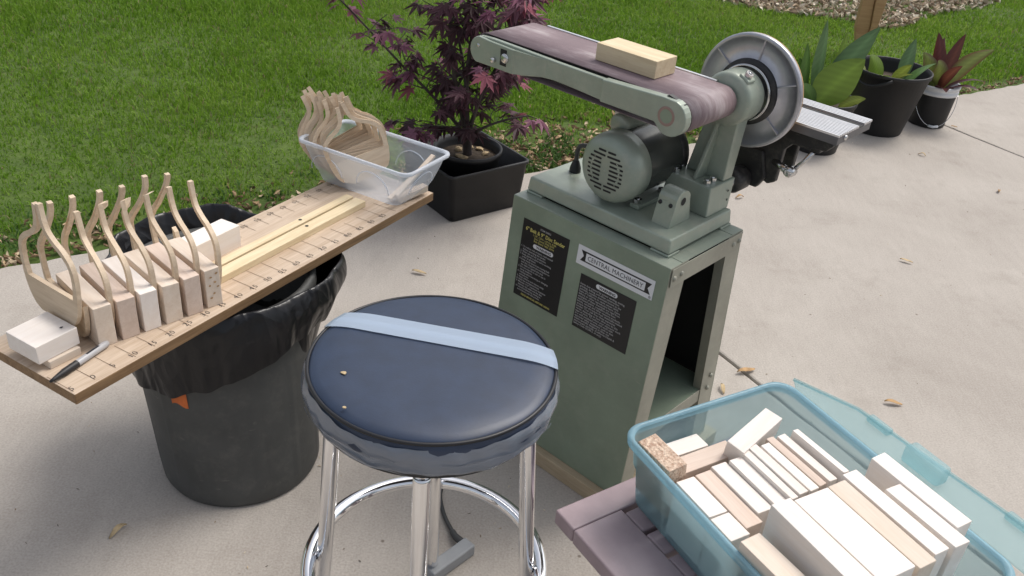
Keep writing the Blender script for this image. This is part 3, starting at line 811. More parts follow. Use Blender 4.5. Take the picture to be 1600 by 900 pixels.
# --- base casting
base = MB().hexa([Vector(p) for p in ((-0.376, -0.003, C(-0.0312)), (0.003, -0.003, C(-0.0312)), (0.003, 0.226, C(-0.0312)), (-0.376, 0.226, C(-0.0312)),
                  (-0.372, 0, C(0)), (0, 0, C(0)), (0, 0.2225, C(0)), (-0.372, 0.2225, C(0)))]).build('base_plate', 'green', sander, bevel=0.004, bseg=3)
for fx, fy in ((-0.376, -0.004), (-0.041, -0.004), (-0.376, 0.187), (-0.041, 0.187)):
    MB().box((fx, fy, ct + 0.001), (fx + 0.045, fy + 0.04, C(-0.0318))).build('base_foot', 'green', sander, bevel=0.002)
# --- raised box under the column, with bolts
MB().hexa([Vector(p) for p in ((-0.128, 0.140, C(0.0)), (-0.010, 0.140, C(0.0)), (-0.010, 0.222, C(0)), (-0.128, 0.222, C(0)),
          (-0.122, 0.148, C(0.062)), (-0.017, 0.148, C(0.062)), (-0.017, 0.242, C(0.062)), (-0.122, 0.242, C(0.062)))]).build('column_box', 'green', sander, bevel=0.003, bseg=3)
hexb = MB().lathe([(0.0, 0.009), (0.0085, 0.009), (0.0085, 0.0), ], 6, smooth=False).lathe([(0.0, 0.0105), (0.004, 0.0105), (0.004, 0.009)], 10).mesh('bolt_head')
for px_, py_ in ((-0.112, 0.160), (-0.112, 0.182), (-0.036, 0.160), (-0.036, 0.182)):
    link('bolt_head', hexb, 'steel', sander, loc=(px_, py_, C(0.062)))
for px_, c_ in ((-0.013, 0.02), (-0.014, 0.04)):
    MB().lathe([(0.0, 0.0), (0.0028, 0.0)], 10, org=(px_ + 0.0012, 0.215, C(c_)), axis=(1, 0, 0)).build('set_screw', 'dark_in', sander)
# --- column: tapered web with a rib, carrying the bearing hub
col = MB()
col.hexa([Vector(p) for p in ((-0.112, 0.198, C(0.062)), (-0.020, 0.198, C(0.062)), (-0.020, 0.232, C(0.062)), (-0.112, 0.232, C(0.062)),
          (-0.074, 0.182, C(0.215)), (-0.006, 0.182, C(0.215)), (-0.006, 0.222, C(0.215)), (-0.074, 0.222, C(0.215)))])
col.build('column', 'green', sander, bevel=0.003, bseg=3)
MB().hexa([Vector(p) for p in ((-0.070, 0.158, C(0.062)), (-0.062, 0.158, C(0.062)), (-0.062, 0.20, C(0.062)), (-0.070, 0.20, C(0.062)),
          (-0.052, 0.182, C(0.20)), (-0.044, 0.182, C(0.20)), (-0.044, 0.19, C(0.20)), (-0.052, 0.19, C(0.20)))]).build('column_rib', 'green', sander, bevel=0.002)
AX = (-0.0374, C(0.2396))                     # main shaft
MB().lathe([(0.0, 0.166), (0.046, 0.166), (0.0520, 0.170), (0.0535, 0.177), (0.0535, 0.220), (0.0520, 0.226), (0.047, 0.229), (0.0, 0.229)], 40, org=(AX[0], 0, AX[1]), axis=(0, 1, 0)).build('bearing_hub', 'green', sander)
# clamp ears on the hub
MB().box((AX[0] - 0.012, 0.174, AX[1] + 0.044), (AX[0] + 0.014, 0.200, AX[1] + 0.058), rot=Matrix.Rotation(0.5, 3, 'Y'), org=(AX[0], 0.19, AX[1])).build('clamp_ear', 'green', sander, bevel=0.003)
link('bolt_head', hexb, 'steel', sander, loc=(AX[0] + 0.027, 0.186, AX[1] + 0.050), rot=(0, 0.5, 0))
# --- sanding disc, seen from its ribbed back
dm = MB().lathe([(0.0, 0.262), (0.114, 0.262), (0.1148, 0.2605), (0.1148, 0.2535), (0.1125, 0.2505), (0.1065, 0.2505), (0.1050, 0.2545), (0.066, 0.2545), (0.0645, 0.2505), (0.058, 0.2505), (0.0565, 0.254), (0.0, 0.254)], 72, org=(AX[0], 0, AX[1]), axis=(0, 1, 0))
dobj = dm.build('sanding_disc', 'alu', sander)
for k in range(6):
    a = R(60 * k + 22)
    u = Vector((math.cos(a), 0, math.sin(a))); w_ = Vector((-math.sin(a), 0, math.cos(a))) * 0.0022
    p0 = Vector((AX[0], 0, AX[1])) + u * 0.063; p1 = Vector((AX[0], 0, AX[1])) + u * 0.107
    yy = Vector((0, 0.2508, 0)); y2 = Vector((0, 0.2548, 0))
    MB().hexa([p0 - w_ + y2, p1 - w_ + y2, p1 + w_ + y2, p0 + w_ + y2, p0 - w_ * 0.6 + yy, p1 - w_ * 0.6 + yy, p1 + w_ * 0.6 + yy, p0 + w_ * 0.6 + yy]).build('rib', 'alu', dobj)
MB().lathe([(0.1142, 0.2622), (0.1142, 0.2645), (0.0, 0.2645)], 72, org=(AX[0], 0, AX[1]), axis=(0, 1, 0)).build('abrasive_sheet', 'dead_leaf', dobj)
MB().lathe([(0.050, 0.2435), (0.0655, 0.2435), (0.0665, 0.2505), (0.050, 0.2505)], 56, org=(AX[0], 0, AX[1]), axis=(0, 1, 0)).build('pulley_ring', 'black_iron', dobj)
MB().lathe([(0.0535, 0.236), (0.0570, 0.236), (0.0575, 0.2435), (0.0535, 0.2435)], 56, org=(AX[0], 0, AX[1]), axis=(0, 1, 0)).build('steel_ring', 'steel', dobj)
MB().cyl((AX[0], 0.05, AX[1]), (AX[0], 0.252, AX[1]), 0.014, 20).build('shaft', 'black_iron', dobj)
# --- motor
MC = (-0.180, C(0.0815))
def mrow(prof, name, mat, par=sander, seg=48): return MB().lathe(prof, seg, org=(MC[0], 0, MC[1]), axis=(0, 1, 0)).build(name, mat, par)
bell = mrow([(0.0, 0.002), (0.036, 0.0018), (0.052, 0.004), (0.0645, 0.0100), (0.0715, 0.020), (0.0738, 0.032), (0.0738, 0.060), (0.0700, 0.0605)], 'motor_end_bell', 'green')
mrow([(0.0698, 0.060), (0.0698, 0.176)], 'motor_shell', 'motor')
mrow([(0.0672, 0.176), (0.0705, 0.1765), (0.0705, 0.198), (0.066, 0.205), (0.0, 0.206)], 'motor_rear_bell', 'black_iron')
# cooling slots: two stacks of flat patches, the openings' shade as dark colour
for col_, x0 in ((-1, -0.0115), (1, 0.0105)):
    rows = 10
    for i in range(rows):
        zc = 0.0410 - i * 0.0091
        half = math.sqrt(max(0.0, 0.0465 ** 2 - zc ** 2))
        xin = 0.0105 if abs(zc) < 0.03 else 0.002
        xo = min(half, 0.044)
        if xo - xin < 0.008: continue
        a0, a1 = (xin, xo) if col_ > 0 else (-xo, -xin)
        rr = lambda x_, z_: 0.0018 + max(0.0, (math.hypot(x_, z_) - 0.034)) * 0.125
        poly = rrect(a0, a1, zc - 0.0022, zc + 0.0022, 0.0021, 3)
        vs_ = [Vector((MC[0] + p[0], rr(p[0], p[1]) - 0.0008, MC[1] + p[1])) for p in poly]
        MB().add(vs_, [tuple(range(len(vs_)))]).build('cooling_slot', 'dark_in', bell)
MB().lathe([(0.0, 0.0), (0.003, 0.0), (0.0036, 0.002)], 10, org=(MC[0], 0.0018, MC[1]), axis=(0, 1, 0)).build('centre_screw', 'green', bell)
# capacitor cover on the motor's shoulder
MB().lathe([(0.0, 0.068), (0.018, 0.068), (0.0225, 0.072), (0.0235, 0.078), (0.0235, 0.150), (0.021, 0.157), (0.0, 0.157)], 28, org=(MC[0] - 0.030, 0.0, MC[1] + 0.072), axis=(0, 1, 0)).build('capacitor_cover', 'green', sander)
for mx in (-0.058, 0.036):
    MB().box((MC[0] + mx, 0.055, C(0.0005)), (MC[0] + mx + 0.024, 0.165, C(0.010))).build('motor_foot', 'green', sander, bevel=0.002)
    for yy in (0.066, 0.150):
        link('bolt_head', hexb, 'steel', sander, loc=(MC[0] + mx + 0.012, yy, C(0.010)))
# power cord from the strain relief up behind the motor
cu = catmull([(-0.329, 0.100, C(0.0)), (-0.329, 0.100, C(0.03)), (-0.328, 0.100, C(0.050)), (-0.320, 0.102, C(0.064)), (-0.295, 0.107, C(0.066)), (-0.24, 0.115, C(0.06))], 6)
MB().tube(cu, 0.0052, 10).build('power_cord', 'cord_dark', sander)
MB().lathe([(0.013, 0.0), (0.0125, 0.010), (0.0085, 0.022), (0.0070, 0.026)], 16, org=(-0.329, 0.100, C(0.0))).build('strain_relief', 'black', sander)
# lug with a cross hole at the front right of the base
lug = [(0.036, 0.0), (0.110, 0.0), (0.098, 0.050)] + [(0.073 + 0.0255 * math.cos(R(a)), 0.051 + 0.0215 * math.sin(R(a))) for a in range(0, 181, 20)] + [(0.048, 0.050)]
lg = MB().prism(lug, (-0.074, -0.031), axis_u=(0, 1, 0), axis_v=(0, 0, 1), ext=(1, 0, 0), org=(0, 0, C(0))).build('stop_lug', 'green', sander, bevel=0.002)
MB().lathe([(0.0, 0.0), (0.0085, 0.0)], 18, org=(-0.0304, 0.073, C(0.05)), axis=(1, 0, 0)).build('rod_hole', 'dark_in', lg)  # flat dark disc paints the shade within the hole
MB().lathe([(0.0085, 0.0), (0.0105, 0.0008), (0.0112, 0.0)], 18, org=(-0.0308, 0.073, C(0.05)), axis=(1, 0, 0)).build('hole_rim', 'green', lg)
for px_ in (-0.067, -0.042):
    MB().lathe([(0.0, 0.003), (0.004, 0.003), (0.0046, 0.0)], 12, org=(px_, 0.0475, C(0.044)), axis=(0, -1, 0)).build('set_screw', 'black_iron', lg)

# --- belt arm
AL = (-0.5303, C(0.2396)); RR = 0.0305
def stadium(r, n=18, z=0.0):
    pts = []
    for k in range(n + 1):
        a = R(-90 + 180 * k / n); pts.append((AX[0] + r * math.cos(a), AX[1] + r * math.sin(a)))
    for k in range(n + 1):
        a = R(90 + 180 * k / n); pts.append((AL[0] + r * math.cos(a), AL[1] + r * math.sin(a)))
    return pts
bp = stadium(RR + 0.0008)
vs_, fs_ = [], []
nb = len(bp)
for p in bp:
    vs_ += [Vector((p[0], 0.004, p[1])), Vector((p[0], 0.1565, p[1]))]
for i in range(nb):
    j = (i + 1) % nb
    fs_.append((2 * i, 2 * j, 2 * j + 1, 2 * i + 1))
bo = MB().add(vs_, fs_, True).build('abrasive_belt', 'belt', sander)
so = bo.modifiers.new('thickness', 'SOLIDIFY'); so.thickness = 0.0012; so.offset = 0
for q, nm in ((AX, 'drive_roller'), (AL, 'idler_roller')):
    MB().cyl((q[0], 0.001, q[1]), (q[0], 0.160, q[1]), RR - 0.0012, 28).build(nm, 'black_iron', sander)
MB().box((AL[0] + 0.034, 0.008, C(0.2396) - 0.02), (AX[0] - 0.034, 0.150, C(0.2396) + 0.028)).build('platen', 'black_iron', sander)
def ac(pts): return [(p[0], C(p[1])) for p in pts]
left_arc = [(AL[0] + 0.029 * math.cos(R(a)) - 0.001, AL[1] - ZB + 0.029 * math.sin(R(a)) - 0.001) for a in range(100, 251, 15)]
rail = ac([(-0.20, 0.2665), (-0.32, 0.2670), (-0.43, 0.2685), (-0.505, 0.2690)] + left_arc + [(-0.505, 0.2105), (-0.44, 0.2115), (-0.415, 0.2135), (-0.36, 0.2255), (-0.33, 0.2285), (-0.28, 0.2275), (-0.20, 0.2235)])
MB().prism(rail, (-0.0095, 0.0015)).build('front_rail', 'green', sander, bevel=0.002)
swell = ac([(-0.435, 0.2635), (-0.505, 0.2650)] + left_arc + [(-0.505, 0.2120), (-0.435, 0.2125)])
MB().prism(swell, (-0.0172, -0.0090)).build('rail_boss', 'green', sander, bevel=0.002)
MB().hexa([Vector(p) for p in ((-0.4352, -0.0168, C(0.2130)), (-0.350, -0.0098, C(0.2290)), (-0.350, -0.0090, C(0.2290)), (-0.4352, -0.0090, C(0.2130)),
          (-0.4352, -0.0168, C(0.2635)), (-0.350, -0.0098, C(0.2640)), (-0.350, -0.0090, C(0.2640)), (-0.4352, -0.0090, C(0.2635)))]).build('rail_taper', 'green', sander, bevel=0.001)
right_arc = [(AX[0] - 0.002 + 0.0345 * math.cos(R(a)), 0.2410 + 0.0345 * math.sin(R(a))) for a in range(75, -126, -15)]
plate = ac([(-0.201, 0.2245), (-0.201, 0.2685)] + [(-0.060, 0.2755)] + right_arc + [(-0.072, 0.2245)])
pl = MB().prism(plate, (-0.0185, 0.0018)).build('arm_clamp_plate', 'green', sander, bevel=0.0025, bseg=3)
MB().lathe([(0.0185, -0.0186), (0.0175, -0.0196), (0.0150, -0.0196), (0.0130, -0.0187)], 32, org=(AX[0] - 0.010, 0, C(0.2425)), axis=(0, 1, 0)).build('bore_ring', 'ring_red', pl)
MB().lathe([(0.0130, -0.0188), (0.0110, -0.0188), (0.0, -0.0189)], 28, org=(AX[0] - 0.010, 0, C(0.2425)), axis=(0, 1, 0)).build('bore_plug', 'green_panel', pl)
MB().prism(ac([(-0.060, 0.2755), (-0.055, 0.2790), (-0.020, 0.2700), (-0.018, 0.2665)]), (-0.008, 0.0018)).build('belt_lip', 'black_iron', sander)
# far rail edge, tracking slot and knob
back = ac([(-0.045, 0.2625), (-0.43, 0.2655), (-0.52, 0.2675)] + left_arc + [(-0.505, 0.2105), (-0.36, 0.2255), (-0.05, 0.2145)])
MB().prism(back, (0.159, 0.168)).build('back_rail', 'green', sander, bevel=0.0015)
MB().box((-0.500, 0.1585, C(0.2660)), (-0.06, 0.1650, C(0.2735))).build('belt_guard_strip', 'alu_bright', sander, bevel=0.001)
MB().box((-0.470, -0.0178, C(0.2235)), (-0.452, -0.0165, C(0.2580))).build('tracking_slot', 'dark_in', sander)  # dark slip standing in for the shade of the slot
MB().lathe([(0.0, -0.0225), (0.008, -0.0220), (0.0105, -0.0200), (0.0105, -0.0165)], 20, org=(-0.4560, 0, C(0.2405)), axis=(0, 1, 0)).build('tracking_knob', 'steel', sander)
MB().lathe([(0.0, -0.027), (0.0045, -0.0265), (0.0055, -0.0255), (0.0055, -0.016)], 14, org=(-0.486, 0, C(0.2300)), axis=(0, 1, 0)).build('tension_bolt', 'steel', sander)
MB().lathe([(0.0, -0.0192), (0.0036, -0.0186), (0.0042, -0.016)], 12, org=(-0.536, 0, C(0.2480)), axis=(0, 1, 0)).build('pin_head', 'steel', sander)
# strut under the arm
MB().box((-0.245, 0.100, C(0.0)), (-0.232, 0.118, C(0.208))).build('arm_strut', 'alu', sander, bevel=0.001)

# --- disc table with its black support
TZ = C(0.195)
tab = MB().box((-0.175, 0.300, TZ - 0.021), (0.150, 0.451, TZ - 0.0042)).build('work_table', 'alu_shade', sander, bevel=0.001)
nrib = 0
strip_me = MB().box((-0.175, -0.0024, -0.0045), (0.1505, 0.0024, 0.0)).mesh('table_ridge')
for i in range(20):
    yy = 0.3030 + i * 0.0077
    if 0.392 < yy < 0.411: continue
    link('table_ridge', strip_me, 'alu_bright', tab, loc=(0, yy, TZ))
MB().box((-0.1755, 0.3945, TZ - 0.0040), (0.1512, 0.4090, TZ - 0.0028)).build('mitre_slot', 'dark_in', tab)  # dark strip paints in the shade along the slot floor
MB().lathe([(0.0, 0.003), (0.005, 0.003), (0.0055, 0.0)], 14, org=(0.150, 0.335, TZ - 0.012), axis=(1, 0, 0)).build('table_screw', 'steel', tab)
MB().box((0.02, 0.2975, TZ - 0.010), (0.035, 0.301, TZ - 0.006)).build('table_pointer', 'steel', tab)
sup = [(-0.10, -0.022), (0.125, -0.022), (0.135, -0.035), (0.122, -0.050), (0.05, -0.058), (0.035, -0.075), (0.032, -0.150), (0.015, -0.160), (-0.045, -0.135), (-0.085, -0.120), (-0.10, -0.06)]
MB().prism([(p[0], TZ + p[1]) for p in sup], (0.325, 0.340)).build('table_trunnion', 'black_iron', sander, bevel=0.003)
MB().prism([(p[0] * 0.9, TZ + p[1] * 0.95 - 0.001) for p in sup], (0.400, 0.415)).build('table_trunnion', 'black_iron', sander, bevel=0.003)
MB().box((-0.085, 0.3405, TZ - 0.118), (-0.018, 0.3995, TZ - 0.060)).build('trunnion_block', 'black_iron', sander, bevel=0.004)
MB().box((0.0, 0.3405, TZ - 0.064), (0.105, 0.3995, TZ - 0.052)).build('trunnion_web', 'black_iron', sander, bevel=0.003)
MB().tube([(-0.040, 0.215, C(0.035)), (-0.040, 0.36, C(0.035))], 0.0115, 18).build('support_rod', 'steel', sander)
MB().lathe([(0.0, 0.268), (0.022, 0.268), (0.026, 0.273), (0.026, 0.312), (0.022, 0.317), (0.0, 0.317)], 26, org=(-0.040, 0, C(0.035)), axis=(0, 1, 0)).build('rod_collar', 'black_iron', sander)
MB().prism([(-0.075, C(0.02)), (-0.005, C(0.02)), (0.012, C(0.05)), (-0.005, C(0.105)), (-0.08, C(0.105))], (0.3175, 0.335)).build('support_bracket', 'black_iron', sander, bevel=0.004)
MB().tube([(0.070, 0.316, C(0.090)), (0.086, 0.318, C(0.112)), (0.099, 0.322, C(0.138))], [0.0050, 0.0045, 0.0050], 12).build('lock_handle', 'steel', sander)
MB().lathe([(0.0, 0.295), (0.009, 0.295), (0.012, 0.299), (0.012, 0.3165), (0.0, 0.3165)], 10, org=(0.068, 0, C(0.088)), axis=(0, 1, 0)).build('lock_knob', 'steel', sander)
MB().cyl((0.068, 0.300, C(0.088)), (0.020, 0.330, C(0.088)), 0.008).build('lock_bolt', 'steel', sander)

# block lying on the belt
def block(name, label, cat, size, loc, rot=(0, 0, 0), mat='basswood', group=None, bevel=0.0012, wob=0.0):
    x_, y_, z_ = size[0] / 2, size[1] / 2, size[2] / 2
    vs_ = [Vector(p) for p in ((-x_, -y_, -z_), (x_, -y_, -z_), (x_, y_, -z_), (-x_, y_, -z_), (-x_, -y_, z_), (x_, -y_, z_), (x_, y_, z_), (-x_, y_, z_))]
    if wob: vs_ = [v + Vector([random.uniform(-wob, wob) for _ in range(3)]) for v in vs_]
    o = MB().hexa(vs_).build(name, mat, bevel=bevel)
    o.location = loc; o.rotation_euler = rot
    return tag(o, label, cat, group)
def S_w(a, b_, c):                                # sander frame to world
    ca, sa = math.cos(SAN_A), math.sin(SAN_A)
    return Vector((SAN.x + a * ca - b_ * sa, SAN.y + a * sa + b_ * ca, Z0 + c))
p = S_w(-0.208, 0.092, 0.2396 + 0.0322 + 0.0178)
block('wood_block', 'cream wooden block lying on top of the sanding belt', 'wood block', (0.146, 0.068, 0.0345), p, (0, 0, SAN_A), 'pine')

# ================================================================== BAR STOOL
ST = Vector((-0.1048, 1.0550, 0.0))
stool = thing('bar_stool', 'chrome bar stool with a round black vinyl seat, tape across it', 'stool', ST)
SEAT = 0.660
def seat_warp(r, h, th, k): return r, h
MB().lathe([(0.0, 0.600), (0.148, 0.600), (0.166, 0.602), (0.1745, 0.608), (0.1755, 0.618)], 72).build('seat_pan', 'black', stool)
def cush_warp(r, h, th, k):
    # the foam is a little lumpy
    return r + (0.0007 * math.sin(9 * th + 0.5) if r > 0.15 else 0), h + ((0.0006 * math.sin(3 * th + r * 40) + 0.0004 * math.sin(8 * th - r * 60)) * min(1, max(0, (r - 0.05) / 0.08)) if r < 0.17 else 0)
cush = MB().lathe([(0.175, 0.616), (0.182, 0.624), (0.1845, 0.642), (0.1832, 0.660), (0.1800, 0.668), (0.1775, 0.6715), (0.174, 0.6745), (0.164, 0.6778), (0.140, 0.6796), (0.11, 0.6800), (0.08, 0.6804), (0.04, 0.6805), (0.0, 0.6806)], 120, warp=cush_warp).build('seat_cushion', 'vinyl', stool)
pts = [(0.1797 * math.cos(2 * math.pi * k / 96), 0.1797 * math.sin(2 * math.pi * k / 96), 0.6715) for k in range(96)]
MB().tube(pts, 0.0028, 8, closed=True).build('piping', 'vinyl_side', cush)
# stretch film wound round the side, loose and wrinkled
def wwarp(r, h, th, k):
    f = 0.0010 * math.sin(5 * th + h * 160) + 0.0008 * math.sin(13 * th + 1.3 - h * 90) + 0.0009 * math.sin(29 * th + h * 60)
    return r + f, h + 0.0022 * math.sin(2 * th + 0.8) + 0.0012 * math.sin(7 * th)
MB().lathe([(0.1795, 0.6190), (0.1838, 0.6220), (0.1856, 0.6270), (0.1852, 0.6320), (0.1866, 0.6370), (0.1860, 0.6420), (0.1868, 0.6470), (0.1862, 0.6530), (0.1852, 0.6590), (0.1832, 0.6640)], 160, warp=wwarp).build('plastic_wrap', 'wrap', stool)
for k, (z_, ph, a0, a1) in enumerate(((0.628, 0.3, 205, 275), (0.645, 1.9, 178, 262), (0.636, 4.0, 280, 340))):     # creased film edges
    vs_, fs_ = [], []
    for i in range(40):
        th = R(a0) + R(a1 - a0) * i / 39
        zz = z_ + 0.006 * math.sin(2.2 * th + ph) + 0.0012 * math.sin(17 * th); ww = 0.0035 * math.sin(math.pi * i / 39) + 0.0004
        for q_ in (0, 1): vs_.append(((0.1880 + 0.0012 * q_) * math.cos(th), (0.1880 + 0.0012 * q_) * math.sin(th), zz + ww * q_))
    for i in range(39): fs_.append((2 * i, 2 * i + 2, 2 * i + 3, 2 * i + 1))
    MB().add(vs_, fs_, True).build('film_fold', 'wrap', stool)
# two bands of clear tape over the top, turned down at both edges
def tape_band(p0, p1, w0, name, lift=0.0):
    p0, p1 = Vector(p0), Vector(p1); d_ = (p1 - p0).normalized(); n_ = Vector((-d_.y, d_.x, 0))
    vs_, fs_ = [], []
    N_ = 40
    def hit(off, sgn):
        # param where the offset line meets the seat radius
        o = p0 + n_ * off; b_ = o.dot(d_); c_ = o.x * o.x + o.y * o.y - 0.1825 ** 2
        return -b_ + sgn * math.sqrt(max(0, b_ * b_ - c_))
    rows = []
    for off in (-w0 / 2, -w0 / 6, w0 / 6, w0 / 2):
        t0, t1 = hit(off, -1), hit(off, 1)
        row = [p0 + n_ * off + d_ * (t0 - 0.0045) + Vector((0, 0, 0.640))]
        for i in range(N_ + 1):
            q = p0 + n_ * off + d_ * (t0 + (t1 - t0) * i / N_)
            r_ = math.hypot(q.x, q.y)
            z_ = 0.6816 if r_ < 0.135 else 0.6816 - 0.0068 * ((r_ - 0.135) / 0.0475) ** 2
            row.append(Vector((q.x, q.y, z_ + 0.0004 + lift)))
        row.append(p0 + n_ * off + d_ * (t1 + 0.0045) + Vector((0, 0, 0.640)))
        rows.append(row)
    m_ = len(rows[0])
    for r_ in rows: vs_ += r_
    for a in range(3):
        for i in range(m_ - 1):
            fs_.append((a * m_ + i, a * m_ + i + 1, (a + 1) * m_ + i + 1, (a + 1) * m_ + i))
    MB().add(vs_, fs_, True).build(name, 'tape', stool)
a_, b_ = Vector((-0.262, 1.150, 0)) - ST, Vector((0.068, 1.106, 0)) - ST
c_, d_ = Vector((-0.241, 1.118, 0)) - ST, Vector((0.057, 1.064, 0)) - ST
ml, mr = (a_ + c_) / 2, (b_ + d_) / 2
tape_band((ml.x, ml.y + 0.008, 0), (mr.x, mr.y + 0.008, 0), 0.030, 'tape_band')
tape_band((ml.x, ml.y - 0.010, 0.0004), (mr.x, mr.y - 0.011, 0.0004), 0.027, 'tape_band', 0.0007)
for k in range(4):
    az = R(92 + 90 * k); u = Vector((math.cos(az), math.sin(az), 0))
    pts = [u * 0.112 + Vector((0, 0, 0.602)), u * 0.136 + Vector((0, 0, 0.598)), u * 0.146 + Vector((0, 0, 0.582)), u * 0.149 + Vector((0, 0, 0.556)), u * 0.1715 + Vector((0, 0, 0.25)), u * 0.195 + Vector((0, 0, 0.012))]
    lg = MB().tube(catmull(pts, 5), 0.0128, 20).build('leg', 'chrome', stool)
    MB().lathe([(0.0, 0.0), (0.0155, 0.0), (0.0160, 0.004), (0.0150, 0.026), (0.0132, 0.028)], 20, org=u * 0.1955).build('rubber_foot', 'black', lg)
pts = [(0.1962 * math.cos(2 * math.pi * k / 80), 0.1962 * math.sin(2 * math.pi * k / 80), 0.25) for k in range(80)]
MB().tube(pts, 0.0128, 18, closed=True).build('foot_ring', 'chrome', stool)
for (px_, py_), lb, sz in (((-0.223, 0.998), 'larger tan wood chip lying on the black stool seat', 0.0085), ((-0.207, 0.923), 'tiny pale wood chip near the front edge of the stool seat', 0.0055)):
    q = [(sz * 0.6 * math.cos(a) * random.uniform(0.6, 1.2), sz * 0.5 * math.sin(a) * random.uniform(0.6, 1.2)) for a in [R(60 * i) for i in range(6)]]
    o = MB().prism(q, (0, 0.0012), axis_v=(0, 1, 0), ext=(0, 0, 1)).build('wood_chip', 'dead_leaf2')
    o.location = (px_, py_, 0.6808)
    tag(o, lb, 'wood chip', 'wood chips on the stool')

# ================================================================== TRASH CAN, BAG AND PLANK
CAN = Vector((-0.584, 1.542, 0.0)); SHX, SHY = -0.044 / 0.455, 0.076 / 0.455     # a squashed can, its mouth pushed back
def shear(o):
    for v in o.data.vertices:
        v.co.x += SHX * v.co.z; v.co.y += SHY * v.co.z
    return o
can = thing('trash_can', 'dark grey round plastic trash can under the plank', 'trash can', CAN)
def cwarp(r, h, th, k): 
    return r + (0.0016 if (math.degrees(th) % 30) < 4 and 0.02 < h < 0.42 else 0), h
body = MB().lathe([(0.0, 0.012), (0.150, 0.010), (0.160, 0.0), (0.168, 0.003), (0.1725, 0.012), (0.1745, 0.05), (0.1800, 0.16), (0.1880, 0.30), (0.1945, 0.42), (0.1945, 0.43)], 180, warp=cwarp).build('can_body', 'bin', can); shear(body)
shear(MB().lathe([(0.1945, 0.415), (0.203, 0.417), (0.205, 0.425), (0.2045, 0.445), (0.200, 0.450), (0.190, 0.448), (0.187, 0.44), (0.165, 0.02), (0.0, 0.016)], 96).build('can_rim', 'bin', can))
# orange printed mark under the hem of the bag
vs_, fs_ = [], []
for i in range(7):
    for j in range(2):
        th = R(251 + 1.9 * i); z_ = (0.250 if j == 0 else 0.292) + (0.004 * math.sin(i * 0.9) if j == 0 else 0)
        r_ = 0.1866 + (z_ - 0.27) * 0.056 + 0.0012
        vs_.append((r_ * math.cos(th), r_ * math.sin(th), z_))
for i in range(6): fs_.append((2 * i, 2 * i + 2, 2 * i + 3, 2 * i + 1))
shear(MB().add(vs_, fs_, True).build('orange_mark', 'orange', can))

# bag: folded over the rim, puffed up behind the plank
def interp(th, table):
    th = th % 360
    ks = sorted(table)
    for i, k in enumerate(ks):
        k2 = ks[(i + 1) % len(ks)]; span = (k2 - k) % 360 or 360
        if (th - k) % 360 < span or len(ks) == 1:
            t = ((th - k) % 360) / span; t = t * t * (3 - 2 * t)
            return table[k] * (1 - t) + table[k2] * t
HEM = {0: 0.365, 40: 0.35, 90: 0.35, 150: 0.35, 185: 0.335, 215: 0.300, 238: 0.277, 256: 0.275, 275: 0.300, 300: 0.333, 330: 0.355}
TOPZ = {0: 0.463, 40: 0.462, 80: 0.470, 108: 0.487, 140: 0.478, 160: 0.464, 190: 0.462, 250: 0.4605, 300: 0.4605}
PUFF = {0: 0.050, 22: 0.078, 45: 0.060, 65: 0.028, 90: 0.030, 110: 0.045, 140: 0.055, 160: 0.075, 180: 0.035, 215: 0.014, 256: 0.004, 290: 0.004, 330: 0.016}
n_th, rows = 220, []
prof = [(-0.030, -0.20, 'in'), (-0.010, -0.06, 'in'), (-0.003, -0.010, 'in'), (0.000, 0.0, 'top'), (0.005, -0.0015, 'out'), (0.0105, -0.012, 'out'), ('h', 0.25), ('h', 0.5), ('h', 0.75), ('h', 0.93), ('h', 1.0)]
vs_, fs_ = [], []
r2 = random.Random(5)
ph = [r2.uniform(0, 6.28) for _ in range(24)]
for row, pr in enumerate(prof):
    for i in range(n_th):
        thd = 360 * i / n_th; th = R(thd)
        hem, tz, pf = interp(thd, HEM), interp(thd, TOPZ), interp(thd, PUFF)
        hem += 0.006 * math.sin(5 * th + ph[0]) + 0.002 * math.sin(17 * th + ph[1])
        fold = sum(math.sin(k_ * th + ph[j] + row * 0.35 * (1 if j % 2 else -1)) / (1 + j * 0.35) for j, k_ in enumerate((7, 11, 17, 23, 31, 43, 59)))
        if pr[0] == 'h':
            t = pr[1]
            z_ = (tz - 0.02) + (hem - (tz - 0.02)) * t
            r_ = 0.209 + pf * (1 - 0.75 * t) + (z_ - 0.45) * 0.055 * t + 0.0021 * fold * (0.35 + t * 0.5) + 0.004
            r_ = max(r_, 0.1965 + (z_ - 0.43) * 0.055 + 0.004) if z_ < 0.41 else max(r_, 0.2075)
        else:
            z_ = tz + pr[1] + 0.0012 * fold * (1 if pr[2] == 'top' else 0.4)
            r_ = 0.197 + pf * (0.85 if pr[2] != 'in' else 0.85 + pr[1] * 3) + pr[0] + 0.0012 * fold
            if pr[2] == 'in': r_ = min(r_, 0.184 + (0 if pr[1] < -0.1 else pf))
        vs_.append((r_ * math.cos(th), r_ * math.sin(th), z_))
for k in range(len(prof) - 1):
    for i in range(n_th):
        j = (i + 1) % n_th
        fs_.append((k * n_th + i, k * n_th + j, (k + 1) * n_th + j, (k + 1) * n_th + i))
bag = shear(MB().add(vs_, fs_, True).build('trash_bag', 'bag', loc=CAN))
sm_ = bag.modifiers.new('soft', 'SUBSURF'); sm_.levels = 1; sm_.render_levels = 1
tag(bag, 'shiny black plastic bag lining the grey trash can, folded over its rim', 'trash bag')

